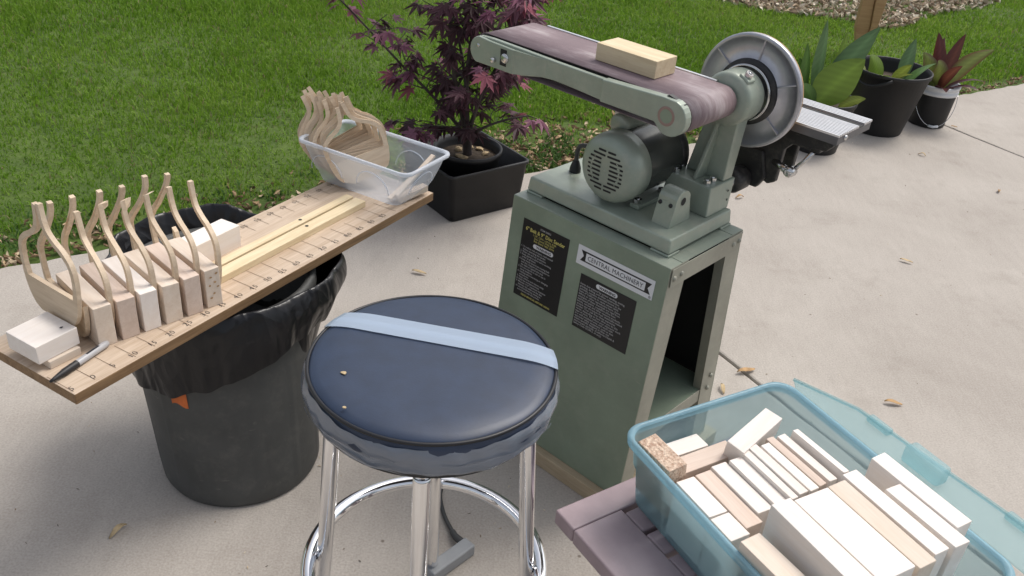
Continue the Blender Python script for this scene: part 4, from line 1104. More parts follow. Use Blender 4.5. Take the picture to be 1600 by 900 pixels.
# plank with a pencilled rule along both edges
plank = thing('plank', 'long brown wooden plank lying across the trash can with pencilled numbers', 'plank', BRD, BRD_A)
bmb = MB().box((0.0, 0.0, -0.0215), (1.004, 0.2405, 0.0)).mesh('plank_board')
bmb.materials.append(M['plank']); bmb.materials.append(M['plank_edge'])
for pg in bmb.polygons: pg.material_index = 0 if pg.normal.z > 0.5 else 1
link('plank_board', bmb, None, plank, bevel=0.0018)
M0, MS = 0.0452, 0.0409
for i in range(-1, 23):
    xx = M0 + MS * i
    ln = 0.055 + 0.03 * random.random()
    MB().add([(xx - 0.0005, 0.008, 0.0005), (xx + 0.0005, 0.008, 0.0005), (xx + 0.0005 - 0.001, ln, 0.0005), (xx - 0.0005 - 0.001, ln, 0.0005)], [(0, 1, 2, 3)]).build('rule_tick', 'pencil', plank)
    val = abs(i) * 5
    rz = random.uniform(-0.12, 0.12)
    cs, sn = math.cos(rz), math.sin(rz)
    if i < 20:
        text(str(val), 0.0175, 'ink', plank, mat_from((cs, sn, 0), (-sn, cs, 0), (0, 0, 1), (xx + 0.002, 0.0125 + random.uniform(-0.001, 0.001), 0.0006)), 'CENTER', 'rule_number', sx=random.uniform(0.8, 1.0), bold=-0.0002, spacing=1.25)
    if 8 < i < 22:
        x2 = xx + 0.012
        MB().add([(x2 - 0.0005, 0.185, 0.0005), (x2 + 0.0005, 0.185, 0.0005), (x2 + 0.0005, 0.232, 0.0005), (x2 - 0.0005, 0.232, 0.0005)], [(0, 1, 2, 3)]).build('rule_tick', 'pencil', plank)
        text(str(5 * (i - 3)), 0.0165, 'ink', plank, mat_from((-cs, -sn, 0), (sn, -cs, 0), (0, 0, 1), (x2 - 0.002, 0.224, 0.0006)), 'CENTER', 'rule_number', sx=0.9, bold=-0.0002, spacing=1.25)

def BW(a, b_, c):
    ca, sa = math.cos(BRD_A), math.sin(BRD_A)
    return Vector((BRD.x + a * ca - b_ * sa, BRD.y + a * sa + b_ * ca, BRD.z + c))
PHI = 0.24
def AW(t, w_, z_=0.0):                            # the skewed row of blocks: t along, w across
    return BW(0.106 + math.cos(PHI) * t + math.sin(PHI) * w_, 0.075 - math.sin(PHI) * t + math.cos(PHI) * w_, z_)
ROWA = BRD_A - PHI
ordn = ['first', 'second', 'third', 'fourth', 'fifth']
NT = 0.0415
for i in range(6):
    t0 = NT * i; hh = 0.0806 + random.uniform(-0.001, 0.001)
    if i == 0: lb = 'upright pale block nearest the marker pen, first in the row between the forks'
    elif i < 5: lb = 'upright pale block, %s from the marker pen in the fork row' % ordn[i]
    else: lb = 'rough pitted pale block at the far end of the fork row'
    o = block('wood_block', lb, 'wood block', (0.157 if i < 5 else 0.150, 0.0315, hh), AW(t0 + 0.0160, 0.0785, hh / 2), (0, 0, ROWA + math.pi / 2), ['basswood', 'basswood2', 'white_wood', 'basswood', 'basswood2', 'basswood'][i], 'blocks in the fork row', wob=0.0008)
    if i == 5:
        for (yy, zz) in ((-0.008, 0.03), (0.004, 0.024), (-0.004, 0.012), (0.007, 0.007), (-0.009, 0.001), (0.0, -0.012), (0.006, -0.02)):
            q = [(-0.0752, yy + 0.0028 * math.cos(R(a)) * random.uniform(0.6, 1.3), zz + 0.0022 * math.sin(R(a)) * random.uniform(0.6, 1.3)) for a in range(0, 360, 45)]
            MB().add([(-0.0762, p_[1], p_[2]) for p_ in q], [tuple(range(8))]).build('pit', 'dead_leaf', o)

NEAR = [(0.050, 0.004), (0.030, 0.030), (0.021, 0.062), (0.0165, 0.100), (0.0225, 0.128), (0.042, 0.147), (0.064, 0.159), (0.082, 0.174), (0.090, 0.194), (0.0935, 0.222)]
FARP = [(0.150, 0.004), (0.172, 0.030), (0.1825, 0.062), (0.1868, 0.100), (0.1845, 0.124), (0.172, 0.143), (0.156, 0.158), (0.140, 0.177), (0.131, 0.203), (0.1265, 0.234)]
TUBN = NEAR; TUBF = [(0.2033 - w_, z_) for w_, z_ in NEAR]
def prong_sides(cl, hw):
    P_ = catmull(cl, 5)
    Lf, Rt = [], []
    for i, p_ in enumerate(P_):
        a = P_[max(i - 1, 0)]; b2 = P_[min(i + 1, len(P_) - 1)]
        dx, dz = b2[0] - a[0], b2[1] - a[1]; l_ = math.hypot(dx, dz) or 1
        w_ = hw * (1.25 if i < 12 else 1.0)
        Lf.append((p_[0] - dz / l_ * w_, p_[1] + dx / l_ * w_)); Rt.append((p_[0] + dz / l_ * w_, p_[1] - dx / l_ * w_))
    return Lf, Rt
def yoke_mesh(near=True, far=True, N_=NEAR, F_=FARP, thick=0.0085, hw=0.0049, lean=0.013, rise=0.062, jit=0.0):
    if jit:
        k1, k2 = random.uniform(-jit, jit), random.uniform(-jit, jit); z1, z2 = random.uniform(-0.006, 0.005), random.uniform(-0.006, 0.005)
        bend = lambda P_, k_, zz: [(w_ + (k_ * min(1.0, max(0.0, (z_ - 0.06) / 0.1)) + random.uniform(-0.0012, 0.0012) if z_ > 0.05 else 0), z_ + (zz * (z_ / 0.22) ** 2)) for w_, z_ in P_]
        N_, F_ = bend(N_, k1, z1), bend(F_, k2, z2)
    nl, nr = prong_sides(N_, hw); fl, fr = prong_sides(F_, hw)
    def above(side, z0): return [p_ for p_ in side if p_[1] > z0]
    out = [(0.060, 0.0)]
    if near:
        lo = [p_ for p_ in nl if p_[1] > 0.008]
        out = [(0.062, 0.0)] + lo + above(nr, rise)[::-1]
    else:
        out = [(0.062, 0.0)] + [p_ for p_ in nl if 0.008 < p_[1] < rise + 0.03] + [p_ for p_ in nr if rise < p_[1] < rise + 0.022][::-1]
    if far:
        out += above(fl, rise) + [p_ for p_ in fr if p_[1] > 0.008][::-1] + [(0.140, 0.0)]
    else:
        out += [p_ for p_ in fl if rise < p_[1] < rise + 0.022] + [p_ for p_ in fr if 0.008 < p_[1] < rise + 0.03][::-1] + [(0.140, 0.0)]
    def off(p_):
        if lean and p_[0] > 0.1 and p_[1] > 0.165:
            k_ = min(1, (p_[1] - 0.165) / 0.06); return lean * k_ * k_ * (3 - 2 * k_)
        return 0.0
    n_ = len(out)
    a = [Vector((p_[0], -thick / 2 + off(p_), p_[1])) for p_ in out]; b2 = [Vector((p_[0], thick / 2 + off(p_), p_[1])) for p_ in out]
    fs_ = [tuple(range(n_)), tuple(range(n_, 2 * n_))[::-1]] + [(i, n_ + i, n_ + (i + 1) % n_, (i + 1) % n_) for i in range(n_)]
    # caps are triangulated so the concave outline stays clean
    mb = MB().add(a + b2, fs_)
    me = mb.mesh('wooden_yoke')
    bm = bmesh.new(); bm.from_mesh(me)
    bmesh.ops.recalc_face_normals(bm, faces=bm.faces)
    bmesh.ops.triangulate(bm, faces=[f for f in bm.faces if len(f.verts) > 4], ngon_method='EAR_CLIP')
    bm.to_mesh(me); bm.free()
    return me
# local x -> across the row (w), local y -> -t ; rotate so
def place_yoke(me, t, label, zoff=0.0, rz=0.0, woff=0.0, mat='yoke', rx=0.0):
    o = link('wooden_yoke', me, mat, bevel=0.0009)
    o.location = AW(t, woff, zoff); o.rotation_euler = (rx, 0, ROWA + math.pi / 2 + rz)
    return tag(o, label, 'wooden yoke', 'curved forked pieces standing on the plank')
names = {1: 'second gap', 2: 'third gap', 3: 'fourth gap', 4: 'fifth gap', 5: 'sixth gap'}
place_yoke(yoke_mesh(near=False, lean=-0.013), -0.0062, 'curved fork with a single far prong, against the first block by the pen')
LB = {1: 'two-pronged wooden fork between the first and second blocks from the pen', 2: 'two-pronged wooden fork between the second and third blocks from the pen', 3: 'two-pronged wooden fork between the third and fourth blocks from the pen',
      4: 'two-pronged wooden fork between the fourth and fifth blocks from the pen', 5: 'two-pronged wooden fork between the fifth block and the rough end block'}
for i in range(1, 6):
    place_yoke(yoke_mesh(lean=-0.014 + random.uniform(-0.004, 0.004), hw=0.0049 + random.uniform(-0.0005, 0.0006), jit=0.005), NT * i - 0.0050, LB[i], rx=random.uniform(-0.02, 0.02), woff=random.uniform(-0.004, 0.004))
place_yoke(yoke_mesh(far=False, lean=-0.013), NT * 6 - 0.0035, 'curved fork with a single near prong, at the far end of the row')
o = link('wooden_yoke', yoke_mesh(lean=0.0, N_=[(w_ * 0.93 + 0.006, z_) for w_, z_ in NEAR], F_=[(0.19 - w_ * 0.93, z_ * 0.985) for w_, z_ in NEAR]), 'yoke', bevel=0.0009)
o.location = BW(0.088, 0.064, 0.0385); o.rotation_euler = (0.03, 0, BRD_A - 0.06 + math.pi / 2)
tag(o, 'two-pronged wooden fork standing in front of all others, beside the flat block', 'wooden yoke', 'curved forked pieces standing on the plank')

block('wood_block', 'long pale block lying behind the fork row towards the plastic box', 'wood block', (0.138, 0.052, 0.050), BW(0.452, 0.184, 0.025), (0, 0, BRD_A + 0.02), 'white_wood', wob=0.0008)
fb = block('wood_block', 'square pale block with an ink spot, lying flat at the plank end', 'wood block', (0.079, 0.081, 0.0345), BW(0.0445, 0.134, 0.0155 + 0.0175), (0, 0, BRD_A), 'white_wood', wob=0.0008)
q = [(0.022 + 0.0035 * math.cos(R(a)) * random.uniform(0.5, 1.2), -0.022 + 0.0025 * math.sin(R(a)) * random.uniform(0.5, 1.2), 0.0183) for a in range(0, 360, 40)]
MB().add(q, [tuple(range(len(q)))]).build('ink_spot', 'ink', fb)
block('wood_block', 'thin pale block lying under the square block beside the pen', 'wood block', (0.058, 0.075, 0.0150), BW(0.0500, 0.1245, 0.0076), (0, 0, BRD_A - 0.03), 'basswood')
# two pine strips
for (a0, a1, b0, b1, tilt, lb, hole) in ((0.345, 0.836, 0.076, 0.106, 0.004, 'pale pine strip on the plank, the one nearer the stool', (0.655, 0.004)), (0.385, 0.836, 0.1125, 0.134, 0.006, 'pale pine strip on the plank, the one nearer the lawn', (0.668, 0.003))):
    o = block('pine_strip', lb, 'wood strip', (a1 - a0, b1 - b0, 0.0155), BW((a0 + a1) / 2, (b0 + b1) / 2, 0.0078), (0, 0, BRD_A + tilt), 'pine', 'pine strips on the plank')
    MB().lathe([(0.0, 0.0), (0.0042, 0.0)], 14, org=(hole[0] - (a0 + a1) / 2, hole[1], 0.0080)).build('screw_hole', 'dark_in', o)  # flat dark disc in place of a drilled hole's shade
# marker pen
pa, pb = BW(-0.006, 0.052, 0.0066), BW(0.108, 0.0700, 0.0066)
dv = pb - pa
pen = thing('marker_pen', 'black capped marker pen with a grey barrel lying on the plank', 'marker', pa, math.atan2(dv.y, dv.x))
MB().lathe([(0.0, 0.0), (0.0022, 0.0), (0.0034, 0.008), (0.0052, 0.022), (0.0064, 0.030), (0.0066, 0.058)], 18, axis=(1, 0, 0)).build('cap', 'black', pen)
MB().lathe([(0.0062, 0.058), (0.0062, 0.122), (0.0045, 0.128), (0.0, 0.128)], 18, axis=(1, 0, 0)).build('barrel', 'pen_body', pen)
MB().box((0.080, -0.0022, 0.0061), (0.108, 0.0016, 0.00645)).build('print_band', 'ink', pen)

# ================================================================== CLEAR SHOEBOX TUB WITH SPARE FORKS
def loops_mesh(rings, close_bottom=True):
    """rings: list of (poly, z)"""
    vs_, fs_ = [], []
    n_ = len(rings[0][0])
    for poly, z_ in rings: vs_ += [(p_[0], p_[1], z_) for p_ in poly]
    for k in range(len(rings) - 1):
        for i in range(n_):
            j = (i + 1) % n_
            fs_.append((k * n_ + i, k * n_ + j, (k + 1) * n_ + j, (k + 1) * n_ + i))
    mb = MB().add(vs_, fs_, True)
    if close_bottom: mb.add(vs_[:n_], [tuple(range(n_))[::-1]])
    return mb
tub = thing('clear_box', 'clear plastic shoebox tub on the end of the plank', 'plastic box', BW(0.938, 0.133, 0.0), BRD_A)
def cring(t, g=0.0, r=0.022): 
    ha, hb = 0.066 + 0.018 * t + g, 0.120 + 0.041 * t + g
    return rrect(-ha, ha, -hb, hb, r, 6)
loops_mesh([(cring(0, -0.006), 0.0022), (cring(0), 0.006), (cring(0.12), 0.016), (cring(0.3), 0.034), (cring(0.3, 0.0025), 0.0355), (cring(0.7, 0.0025), 0.075), (cring(0.96, 0.0025), 0.104)]).build('tub_wall', 'clear_tub', tub)
loops_mesh([(cring(0.96, 0.0030), 0.101), (cring(1, 0.0075), 0.1012), (cring(1, 0.0085), 0.105), (cring(1, 0.0075), 0.109), (cring(1, 0.002), 0.1095), (cring(0.96, 0.0010), 0.106)], False).build('tub_rim', 'clear_rim', tub)
for sx_ in (-1, 1):                                # moulded arcs on the long walls
    for c_ in (-0.055, 0.085):
        pts = []
        for k in range(19):
            a = R(10 * k); yy = c_ + 0.048 * math.cos(a); zz = 0.036 + 0.046 * math.sin(a)
            t = zz / 0.108; pts.append((sx_ * (0.066 + 0.018 * t + 0.0038), yy, zz))
        MB().tube(pts, 0.0011, 6).build('moulded_arc', 'clear_rim', tub)
pts = []
for k in range(19):
    a = R(10 * k); xx = 0.045 * math.cos(a); zz = 0.036 + 0.046 * math.sin(a); t = zz / 0.108
    pts.append((xx, -(0.120 + 0.041 * t + 0.0038), zz))
MB().tube(pts, 0.0011, 6).build('moulded_arc', 'clear_rim', tub)
NY = 12
for i in range(NY):
    o = link('wooden_yoke', yoke_mesh(N_=TUBN, F_=TUBF, lean=0.0, rise=0.068, thick=0.0085, hw=0.0056, jit=0.006), 'yoke', bevel=0.0009)
    k_ = 0.86 + random.uniform(-0.03, 0.03)
    yaw = R(-44 + random.uniform(-6, 6)); ln_ = R(15 + random.uniform(-5, 5) + 1.3 * i); bk_ = R(14 + random.uniform(-3, 3) + 0.8 * i)
    xh = Vector((math.cos(yaw), math.sin(yaw), 0)); nh = Vector((-math.sin(yaw), math.cos(yaw), 0))
    upv = (Vector((0, 0, math.cos(bk_))) + nh * math.sin(bk_)).normalized()
    upv, xv = upv * math.cos(ln_) - xh * math.sin(ln_), xh * math.cos(ln_) + upv * math.sin(ln_)
    nv = upv.cross(xv)
    rot = Matrix(((xv.x, nv.x, upv.x), (xv.y, nv.y, upv.y), (xv.z, nv.z, upv.z)))
    rot = Matrix.Rotation(BRD_A, 3, 'Z') @ rot
    cpos = Vector((0.950, 0.176, 0.0)) + nh * (0.0092 * i - 0.055) - xh * (0.0030 * i)
    org = BW(cpos.x, cpos.y, 0.030 + 0.0006 * i)
    o.matrix_world = Matrix.Translation(org) @ rot.to_4x4() @ Matrix.Scale(k_, 4) @ Matrix.Translation((-0.1017, 0, 0))
    if i == 0: lb = 'curved wooden fork at the front of the bundle in the clear box'
    elif i == NY - 1: lb = 'curved wooden fork at the very back of the bundle in the clear box'
    else: lb = 'curved wooden fork, %s from the front of the bundle in the clear box' % ['', 'second', 'third', 'fourth', 'fifth', 'sixth', 'seventh', 'eighth', 'ninth', 'tenth', 'eleventh'][i]
    tag(o, lb, 'wooden yoke', 'forks bundled in the clear box' if 0 < i < NY - 1 else None)
for i, (p0, p1, lb) in enumerate((((0.880, 0.020, 0.030), (1.004, 0.004, 0.098), 'slim wooden stick leaning up to the rim at the near end of the clear box'), ((0.885, 0.045, 0.012), (1.000, 0.030, 0.060), 'slim wooden stick resting lower in the clear box under the leaning one'), ((0.900, 0.030, 0.012), (0.985, 0.012, 0.018), 'short wooden offcut on the floor of the clear box'))):
    a, b2 = BW(*p0), BW(*p1); m_ = (a + b2) / 2; dd = b2 - a
    o = MB().box((-dd.length / 2, -0.006 - 0.004 * (i == 2), -0.003 - 0.005 * (i == 2)), (dd.length / 2, 0.006 + 0.004 * (i == 2), 0.003 + 0.005 * (i == 2))).build('wood_stick', 'basswood', bevel=0.0006)
    o.location = m_; o.rotation_euler = dd.to_track_quat('X', 'Z').to_euler()
    tag(o, lb, 'wood stick')

# ================================================================== MAUVE TABLE, BLUE TOTE, LUMBER
TBA = R(35.0); TBZ = 0.383
table = thing('side_table', 'mauve resin slatted side table under the blue tote', 'table', (0.1035, 1.072, 0.0), TBA)
TS = 0.43
def tbox(x0, x1, y0, y1, name, zt=TBZ, th=0.026): return MB().box((x0, y0, zt - th), (x1, y1, zt)).build(name, 'mauve', table, bevel=0.0035, bseg=3)
tbox(0.0, TS, -0.0500, 0.0, 'top_board', th=0.030)
tbox(0.0, TS, -TS, -TS + 0.0500, 'top_board', th=0.030)
tbox(0.0, 0.0985, -TS + 0.0508, -0.0508, 'top_board', th=0.030)
tbox(TS - 0.0985, TS, -TS + 0.0508, -0.0508, 'top_board', th=0.030)
for k in range(6):
    y_ = -0.0590 - k * 0.0545
    tbox(0.0992, TS - 0.0992, y_ - 0.0462, y_, 'slat', TBZ - 0.0008, 0.02)
for xx, yy in ((0.095, -0.075), (TS - 0.095, -0.075), (0.095, -TS + 0.075), (TS - 0.095, -TS + 0.075)):
    sx_ = 1 if xx < 0.2 else -1; sy_ = -1 if yy > -0.2 else 1
    MB().hexa([Vector((xx + 0.006 * sx_, yy + 0.006 * sy_, 0)), Vector((xx + 0.036 * sx_, yy + 0.006 * sy_, 0)), Vector((xx + 0.036 * sx_, yy + 0.036 * sy_, 0)), Vector((xx + 0.006 * sx_, yy + 0.036 * sy_, 0)),
               Vector((xx, yy, TBZ - 0.030)), Vector((xx + 0.06 * sx_, yy, TBZ - 0.030)), Vector((xx + 0.06 * sx_, yy + 0.06 * sy_, TBZ - 0.030)), Vector((xx, yy + 0.06 * sy_, TBZ - 0.030))]).build('leg', 'mauve', table, bevel=0.003)

TF, TR_ = 0.385, 0.530                              # tote floor and rim
tote = thing('blue_tote', 'translucent blue plastic tote full of wood blocks on the mauve table', 'tote', (TOT.x, TOT.y, TF), TOT_A)
def tring(t, g=0.0, r=0.035):
    return rrect(0.022 - 0.020 * t - g, 0.312 + 0.020 * t + g, -(0.428 + 0.030 * t + g), -(0.000 - 0.004 * t - g) , r, 7)
H_ = TR_ - TF
tw = loops_mesh([(tring(0, -0.008), 0.0), (tring(0), 0.004), (tring(0.12), 0.016), (tring(0.6), H_ * 0.58), (tring(0.6, 0.0035), H_ * 0.60), (tring(1.0, 0.0035), H_ - 0.004)]).build('tote_wall', 'blue_tub', tote)
loops_mesh([(tring(1.0, 0.0040), H_ - 0.015), (tring(1.0, 0.0095), H_ - 0.014), (tring(1.0, 0.0105), H_ - 0.003), (tring(1.0, 0.0092), H_), (tring(1.0, 0.0040), H_ + 0.001), (tring(1.0, 0.0020), H_ - 0.004)], False).build('tote_rim', 'blue_rim', tote)
def T_loc(p_):                                      # world -> tote local
    q = Vector(p_) - Vector((TOT.x, TOT.y, TF)); ca, sa = math.cos(-TOT_A), math.sin(-TOT_A)
    return Vector((q.x * ca - q.y * sa, q.x * sa + q.y * ca, q.z))
# hinged half lid opened outwards along the right rim
lx = 0.350
lid = [(lx, -0.012, H_ - 0.010), (lx, -0.470, H_ - 0.010), (lx + 0.066, -0.470, H_ + 0.008), (lx + 0.046, -0.110, H_ + 0.003), (lx + 0.012, 0.006, H_ - 0.006)]
lp = [Vector(p_) for p_ in lid]
MB().add(lp + [p_ + Vector((0, 0, 0.003)) for p_ in lp], [(0, 1, 2, 3, 4), (9, 8, 7, 6, 5)] + [(i, (i + 1) % 5, 5 + (i + 1) % 5, 5 + i) for i in range(5)]).build('lid_flap', 'blue_lid', tote, bevel=0.001)
MB().tube([lp[4] + Vector((0, 0, 0.002)), lp[3] + Vector((0, 0, 0.002)), lp[2] + Vector((0, 0, 0.002))], 0.0035, 8).build('lid_edge', 'blue_lid', tote)
MB().box((lx + 0.016, -0.295, H_ - 0.002), (lx + 0.044, -0.225, H_ + 0.030)).build('latch', 'blue_lid', tote, bevel=0.006, bseg=3)
for y_ in (-0.135, -0.385):
    xe = lx + 0.046 + 0.020 * (-y_ - 0.090) / 0.36; ze = H_ + 0.003 + 0.005 * (-y_ - 0.090) / 0.36
    MB().box((xe - 0.012, y_ - 0.045, ze - 0.001), (xe + 0.003, y_, ze + 0.010)).build('lid_tab', 'blue_lid', tote, bevel=0.003)

def TW(s_, l_, z_):
    ca, sa = math.cos(TOT_A), math.sin(TOT_A)
    return Vector((TOT.x + s_ * ca + l_ * sa, TOT.y + s_ * sa - l_ * ca, z_))
def tblock(label, s0, s1, l0, l1, zt, h, mat, rot=(0, 0, 0), long='l', group='wood blocks in the blue tote', cat='wood block'):
    c = TW((s0 + s1) / 2, (l0 + l1) / 2, zt - h / 2)
    if long == 'l':
        return block('wood_block', label, cat, (l1 - l0, s1 - s0, h), c, (rot[0], rot[1], TOT_A - math.pi / 2 + rot[2]), mat, group, wob=0.0007)
    return block('wood_block', label, cat, (s1 - s0, l1 - l0, h), c, (rot[0], rot[1], TOT_A + rot[2]), mat, group, wob=0.0007)
tblock('rough particle board offcut standing in the far left corner of the blue tote', 0.018, 0.052, 0.014, 0.092, 0.524, 0.105, 'particle', rot=(0.13, 0, 0.04))
tblock('pale block against the far wall of the blue tote beside the particle board', 0.072, 0.146, 0.003, 0.035, 0.482, 0.09, 'white_wood', long='s')
tblock('pinkish block in the tote lying along the tops of the small upright row', 0.046, 0.172, 0.046, 0.081, 0.492, 0.09, 'basswood2', long='s', rot=(0, 0, 0.02))
tblock('loose tilted block lying aslant at the far right of the blue tote', 0.147, 0.257, 0.055, 0.088, 0.528, 0.042, 'white_wood', long='s', rot=(0.10, -0.12, 0.28))
tblock('short pale block by the left wall, first of the small upright row in the tote', 0.0265, 0.0605, 0.0985, 0.1785, 0.500, 0.105, 'white_wood')
tblock('pinkish long block, second from the left wall in the small upright row', 0.0630, 0.0955, 0.097, 0.218, 0.500, 0.105, 'basswood2')
tblock('white block between the pinkish block and the slightly taller one in the tote', 0.0975, 0.1265, 0.094, 0.205, 0.503, 0.105, 'white_wood')
tblock('slightly taller white block just left of the thin slats in the tote', 0.1280, 0.1540, 0.0995, 0.205, 0.509, 0.11, 'white_wood')
tblock('thin white slat, first of the thin slats counted from the particle board', 0.1555, 0.1690, 0.093, 0.213, 0.516, 0.10, 'white_wood', rot=(0.03, 0, 0))
tblock('thin white slat, second of the thin slats counted from the particle board', 0.1705, 0.1870, 0.096, 0.212, 0.520, 0.10, 'white_wood', rot=(0.03, 0, 0.01))
tblock('wider white slat in the middle of the thin slats in the tote', 0.1885, 0.2065, 0.102, 0.214, 0.521, 0.10, 'white_wood')
tblock('thin pinkish slat among the white ones near the right wall of the tote', 0.2085, 0.2240, 0.094, 0.213, 0.522, 0.10, 'basswood2', rot=(0.02, 0, 0.01))
tblock('thin white slat right of the pinkish slat in the tote', 0.2265, 0.2440, 0.098, 0.213, 0.524, 0.10, 'white_wood', rot=(-0.02, 0, 0.02))
tblock('thinnest white slat, nearest the right wall of the tote', 0.2500, 0.2625, 0.104, 0.214, 0.533, 0.11, 'white_wood', rot=(-0.05, 0, 0.03))
tblock('small square white block by the left wall in front of the short block', 0.0255, 0.0610, 0.1815, 0.229, 0.500, 0.105, 'white_wood')
tblock('tan block leaning on the left rim at the front of the tote', 0.004, 0.040, 0.262, 0.420, 0.545, 0.034, 'basswood', rot=(0, 0, 0.05))
tblock('tall pale block with its broad left side showing, front row of the tote', 0.0565, 0.0920, 0.251, 0.408, 0.580, 0.165, 'white_wood')
tblock('widest white block at the centre of the tote front row', 0.0955, 0.1600, 0.256, 0.414, 0.578, 0.165, 'white_wood')
tblock('cream block right of the widest block in the tote front row', 0.1700, 0.2030, 0.250, 0.415, 0.570, 0.155, 'basswood')
tblock('white block in the tote front row left of the notched one', 0.2070, 0.2370, 0.241, 0.409, 0.571, 0.155, 'white_wood')
tblock('white block in the tote front row with dark notches at its end', 0.2460, 0.2760, 0.290, 0.411, 0.570, 0.155, 'white_wood')
tblock('outermost white block against the lid side of the tote front row', 0.2780, 0.3080, 0.233, 0.389, 0.572, 0.155, 'white_wood')

# ================================================================== POWER BLOCK AND CORD ON THE PATIO
pc = thing('extension_cord', 'grey extension cord end with a dark cord on the patio under the stool', 'extension cord', (-0.076, 1.2745, 0.0), math.atan2(0.085, 0.074))
MB().box((-0.060, -0.0155, 0.001), (0.056, 0.0155, 0.030)).build('socket_block', 'cord_grey', pc, bevel=0.004, bseg=3)
ca, sa = math.cos(-math.atan2(0.085, 0.074)), math.sin(-math.atan2(0.085, 0.074))
def pcl(x_, y_, z_):
    x_ += 0.076; y_ -= 1.2745; return (x_ * ca - y_ * sa, x_ * sa + y_ * ca, z_)
MB().tube(catmull([pcl(-0.050, 1.318, 0.016), pcl(-0.070, 1.335, 0.016), pcl(-0.080, 1.355, 0.010)], 5), [0.008] * 6 + [0.007] * 5, 12).build('plug', 'cord_dark', pc)
MB().tube(catmull([pcl(-0.080, 1.355, 0.010), pcl(-0.105, 1.410, 0.006), pcl(-0.119, 1.472, 0.005), pcl(-0.108, 1.525, 0.005), pcl(-0.06, 1.60, 0.005), pcl(0.0, 1.72, 0.005), pcl(0.04, 1.86, 0.005)], 7), 0.0045, 10).build('cord', 'cord_dark', pc)

# ================================================================== MAPLE IN ITS POTS
CR = Vector((-0.212, 3.004, 0.0)); CRA = R(39)
crate = thing('square_pot', 'black square plastic pot holding the potted red maple', 'pot', CR, CRA)
def sq(h_, r=0.02): return rrect(-h_, h_, -h_, h_, r, 5)
loops_mesh([(sq(0.148), 0.0), (sq(0.152), 0.006), (sq(0.166), 0.172), (sq(0.171), 0.173), (sq(0.171), 0.182), (sq(0.163), 0.182), (sq(0.145), 0.012)], False).build('pot_wall', 'pot', crate)
MB().add([(-0.15, -0.15, 0.010), (0.15, -0.15, 0.010), (0.15, 0.15, 0.010), (-0.15, 0.15, 0.010)], [(0, 1, 2, 3)]).build('pot_floor', 'pot', crate)
def round_pot(name, label, cat, c, rt, rb, h, soil, mat='pot', lip=0.008, rimmat=None, group=None):
    t = thing(name, label, cat, c, 0, group)
    MB().lathe([(0.0, 0.004), (rb - 0.01, 0.003), (rb, 0.0), (rb + 0.001, 0.004), (rt - 0.002, h - 0.02), (rt + lip * 0.4, h - 0.019), (rt + lip * 0.6, h - 0.002), (rt + lip * 0.3, h), (rt - 0.004, h - 0.001), (rt - 0.006, h - 0.02), (rt - 0.008 - (rt - rb) * (h - soil) / h, soil)], 48).build('pot_wall', mat, t)
    MB().lathe([(0.0, soil + 0.006), (rt * 0.5, soil + 0.004), (rt - 0.008 - (rt - rb) * (h - soil) / h, soil)], 32).build('potting_soil', 'soil', t)
    return t
round_pot('round_pot', 'black round nursery pot sunk inside the square pot', 'pot', (-0.200, 2.985, 0.012), 0.118, 0.095, 0.200, 0.165)
rp = random.Random(3)
for k in range(7):
    a = rp.uniform(0, 6.28); r_ = rp.uniform(0.03, 0.085)
    bm = bmesh.new(); bmesh.ops.create_icosphere(bm, subdivisions=1, radius=0.012)
    for v in bm.verts: v.co = Vector((v.co.x * 1.5, v.co.y * 1.1, v.co.z * 0.7)) * rp.uniform(0.7, 1.15)
    me = bpy.data.meshes.new('bark_piece'); bm.to_mesh(me); bm.free()
    o = link('bark_piece', me, 'dead_leaf2', loc=(-0.200 + r_ * math.cos(a), 2.985 + r_ * math.sin(a), 0.186), rot=(0, 0, rp.uniform(0, 3)))
    tag(o, 'small tan bark piece on the soil at the foot of the red maple', 'bark piece', 'bark pieces in the maple pot')

maple = thing('maple_tree', 'young purple-leaved maple with several thin stems in a black pot', 'tree', (-0.200, 2.985, 0.175))
rt = random.Random(17)
tr = MB(); tips = []
def limb(p0, p1, r0, r1, bend=0.04, n=6, lv=0):
    p0, p1 = Vector(p0), Vector(p1); m_ = []
    off = Vector((rt.uniform(-1, 1), rt.uniform(-1, 1), rt.uniform(-0.3, 0.6))) * bend
    for k in range(n + 1):
        t = k / n; m_.append(p0.lerp(p1, t) + off * (4 * t * (1 - t)) * 0.5)
    tr.tube(m_, [r0 + (r1 - r0) * k / n for k in range(n + 1)], 8)
    return m_
limb((0.0, 0, -0.01), (-0.008, 0.0, 0.085), 0.017, 0.0155, 0.005)
stems = [((-0.008, 0, 0.080), (-0.075, -0.03, 0.40), 0.0095), ((-0.006, 0.0, 0.083), (0.015, 0.03, 0.55), 0.0100), ((-0.004, 0, 0.08), (0.105, 0.00, 0.38), 0.0085), ((-0.010, 0.0, 0.075), (-0.24, 0.02, 0.30), 0.0065),
         ((0.0, 0, 0.07), (0.20, -0.05, 0.19), 0.0055), ((-0.008, 0.0, 0.08), (-0.16, -0.10, 0.14), 0.0045), ((0, 0, 0.085), (0.05, -0.09, 0.30), 0.006), ((-0.005, 0.01, 0.08), (-0.08, 0.12, 0.45), 0.007)]
ends = []
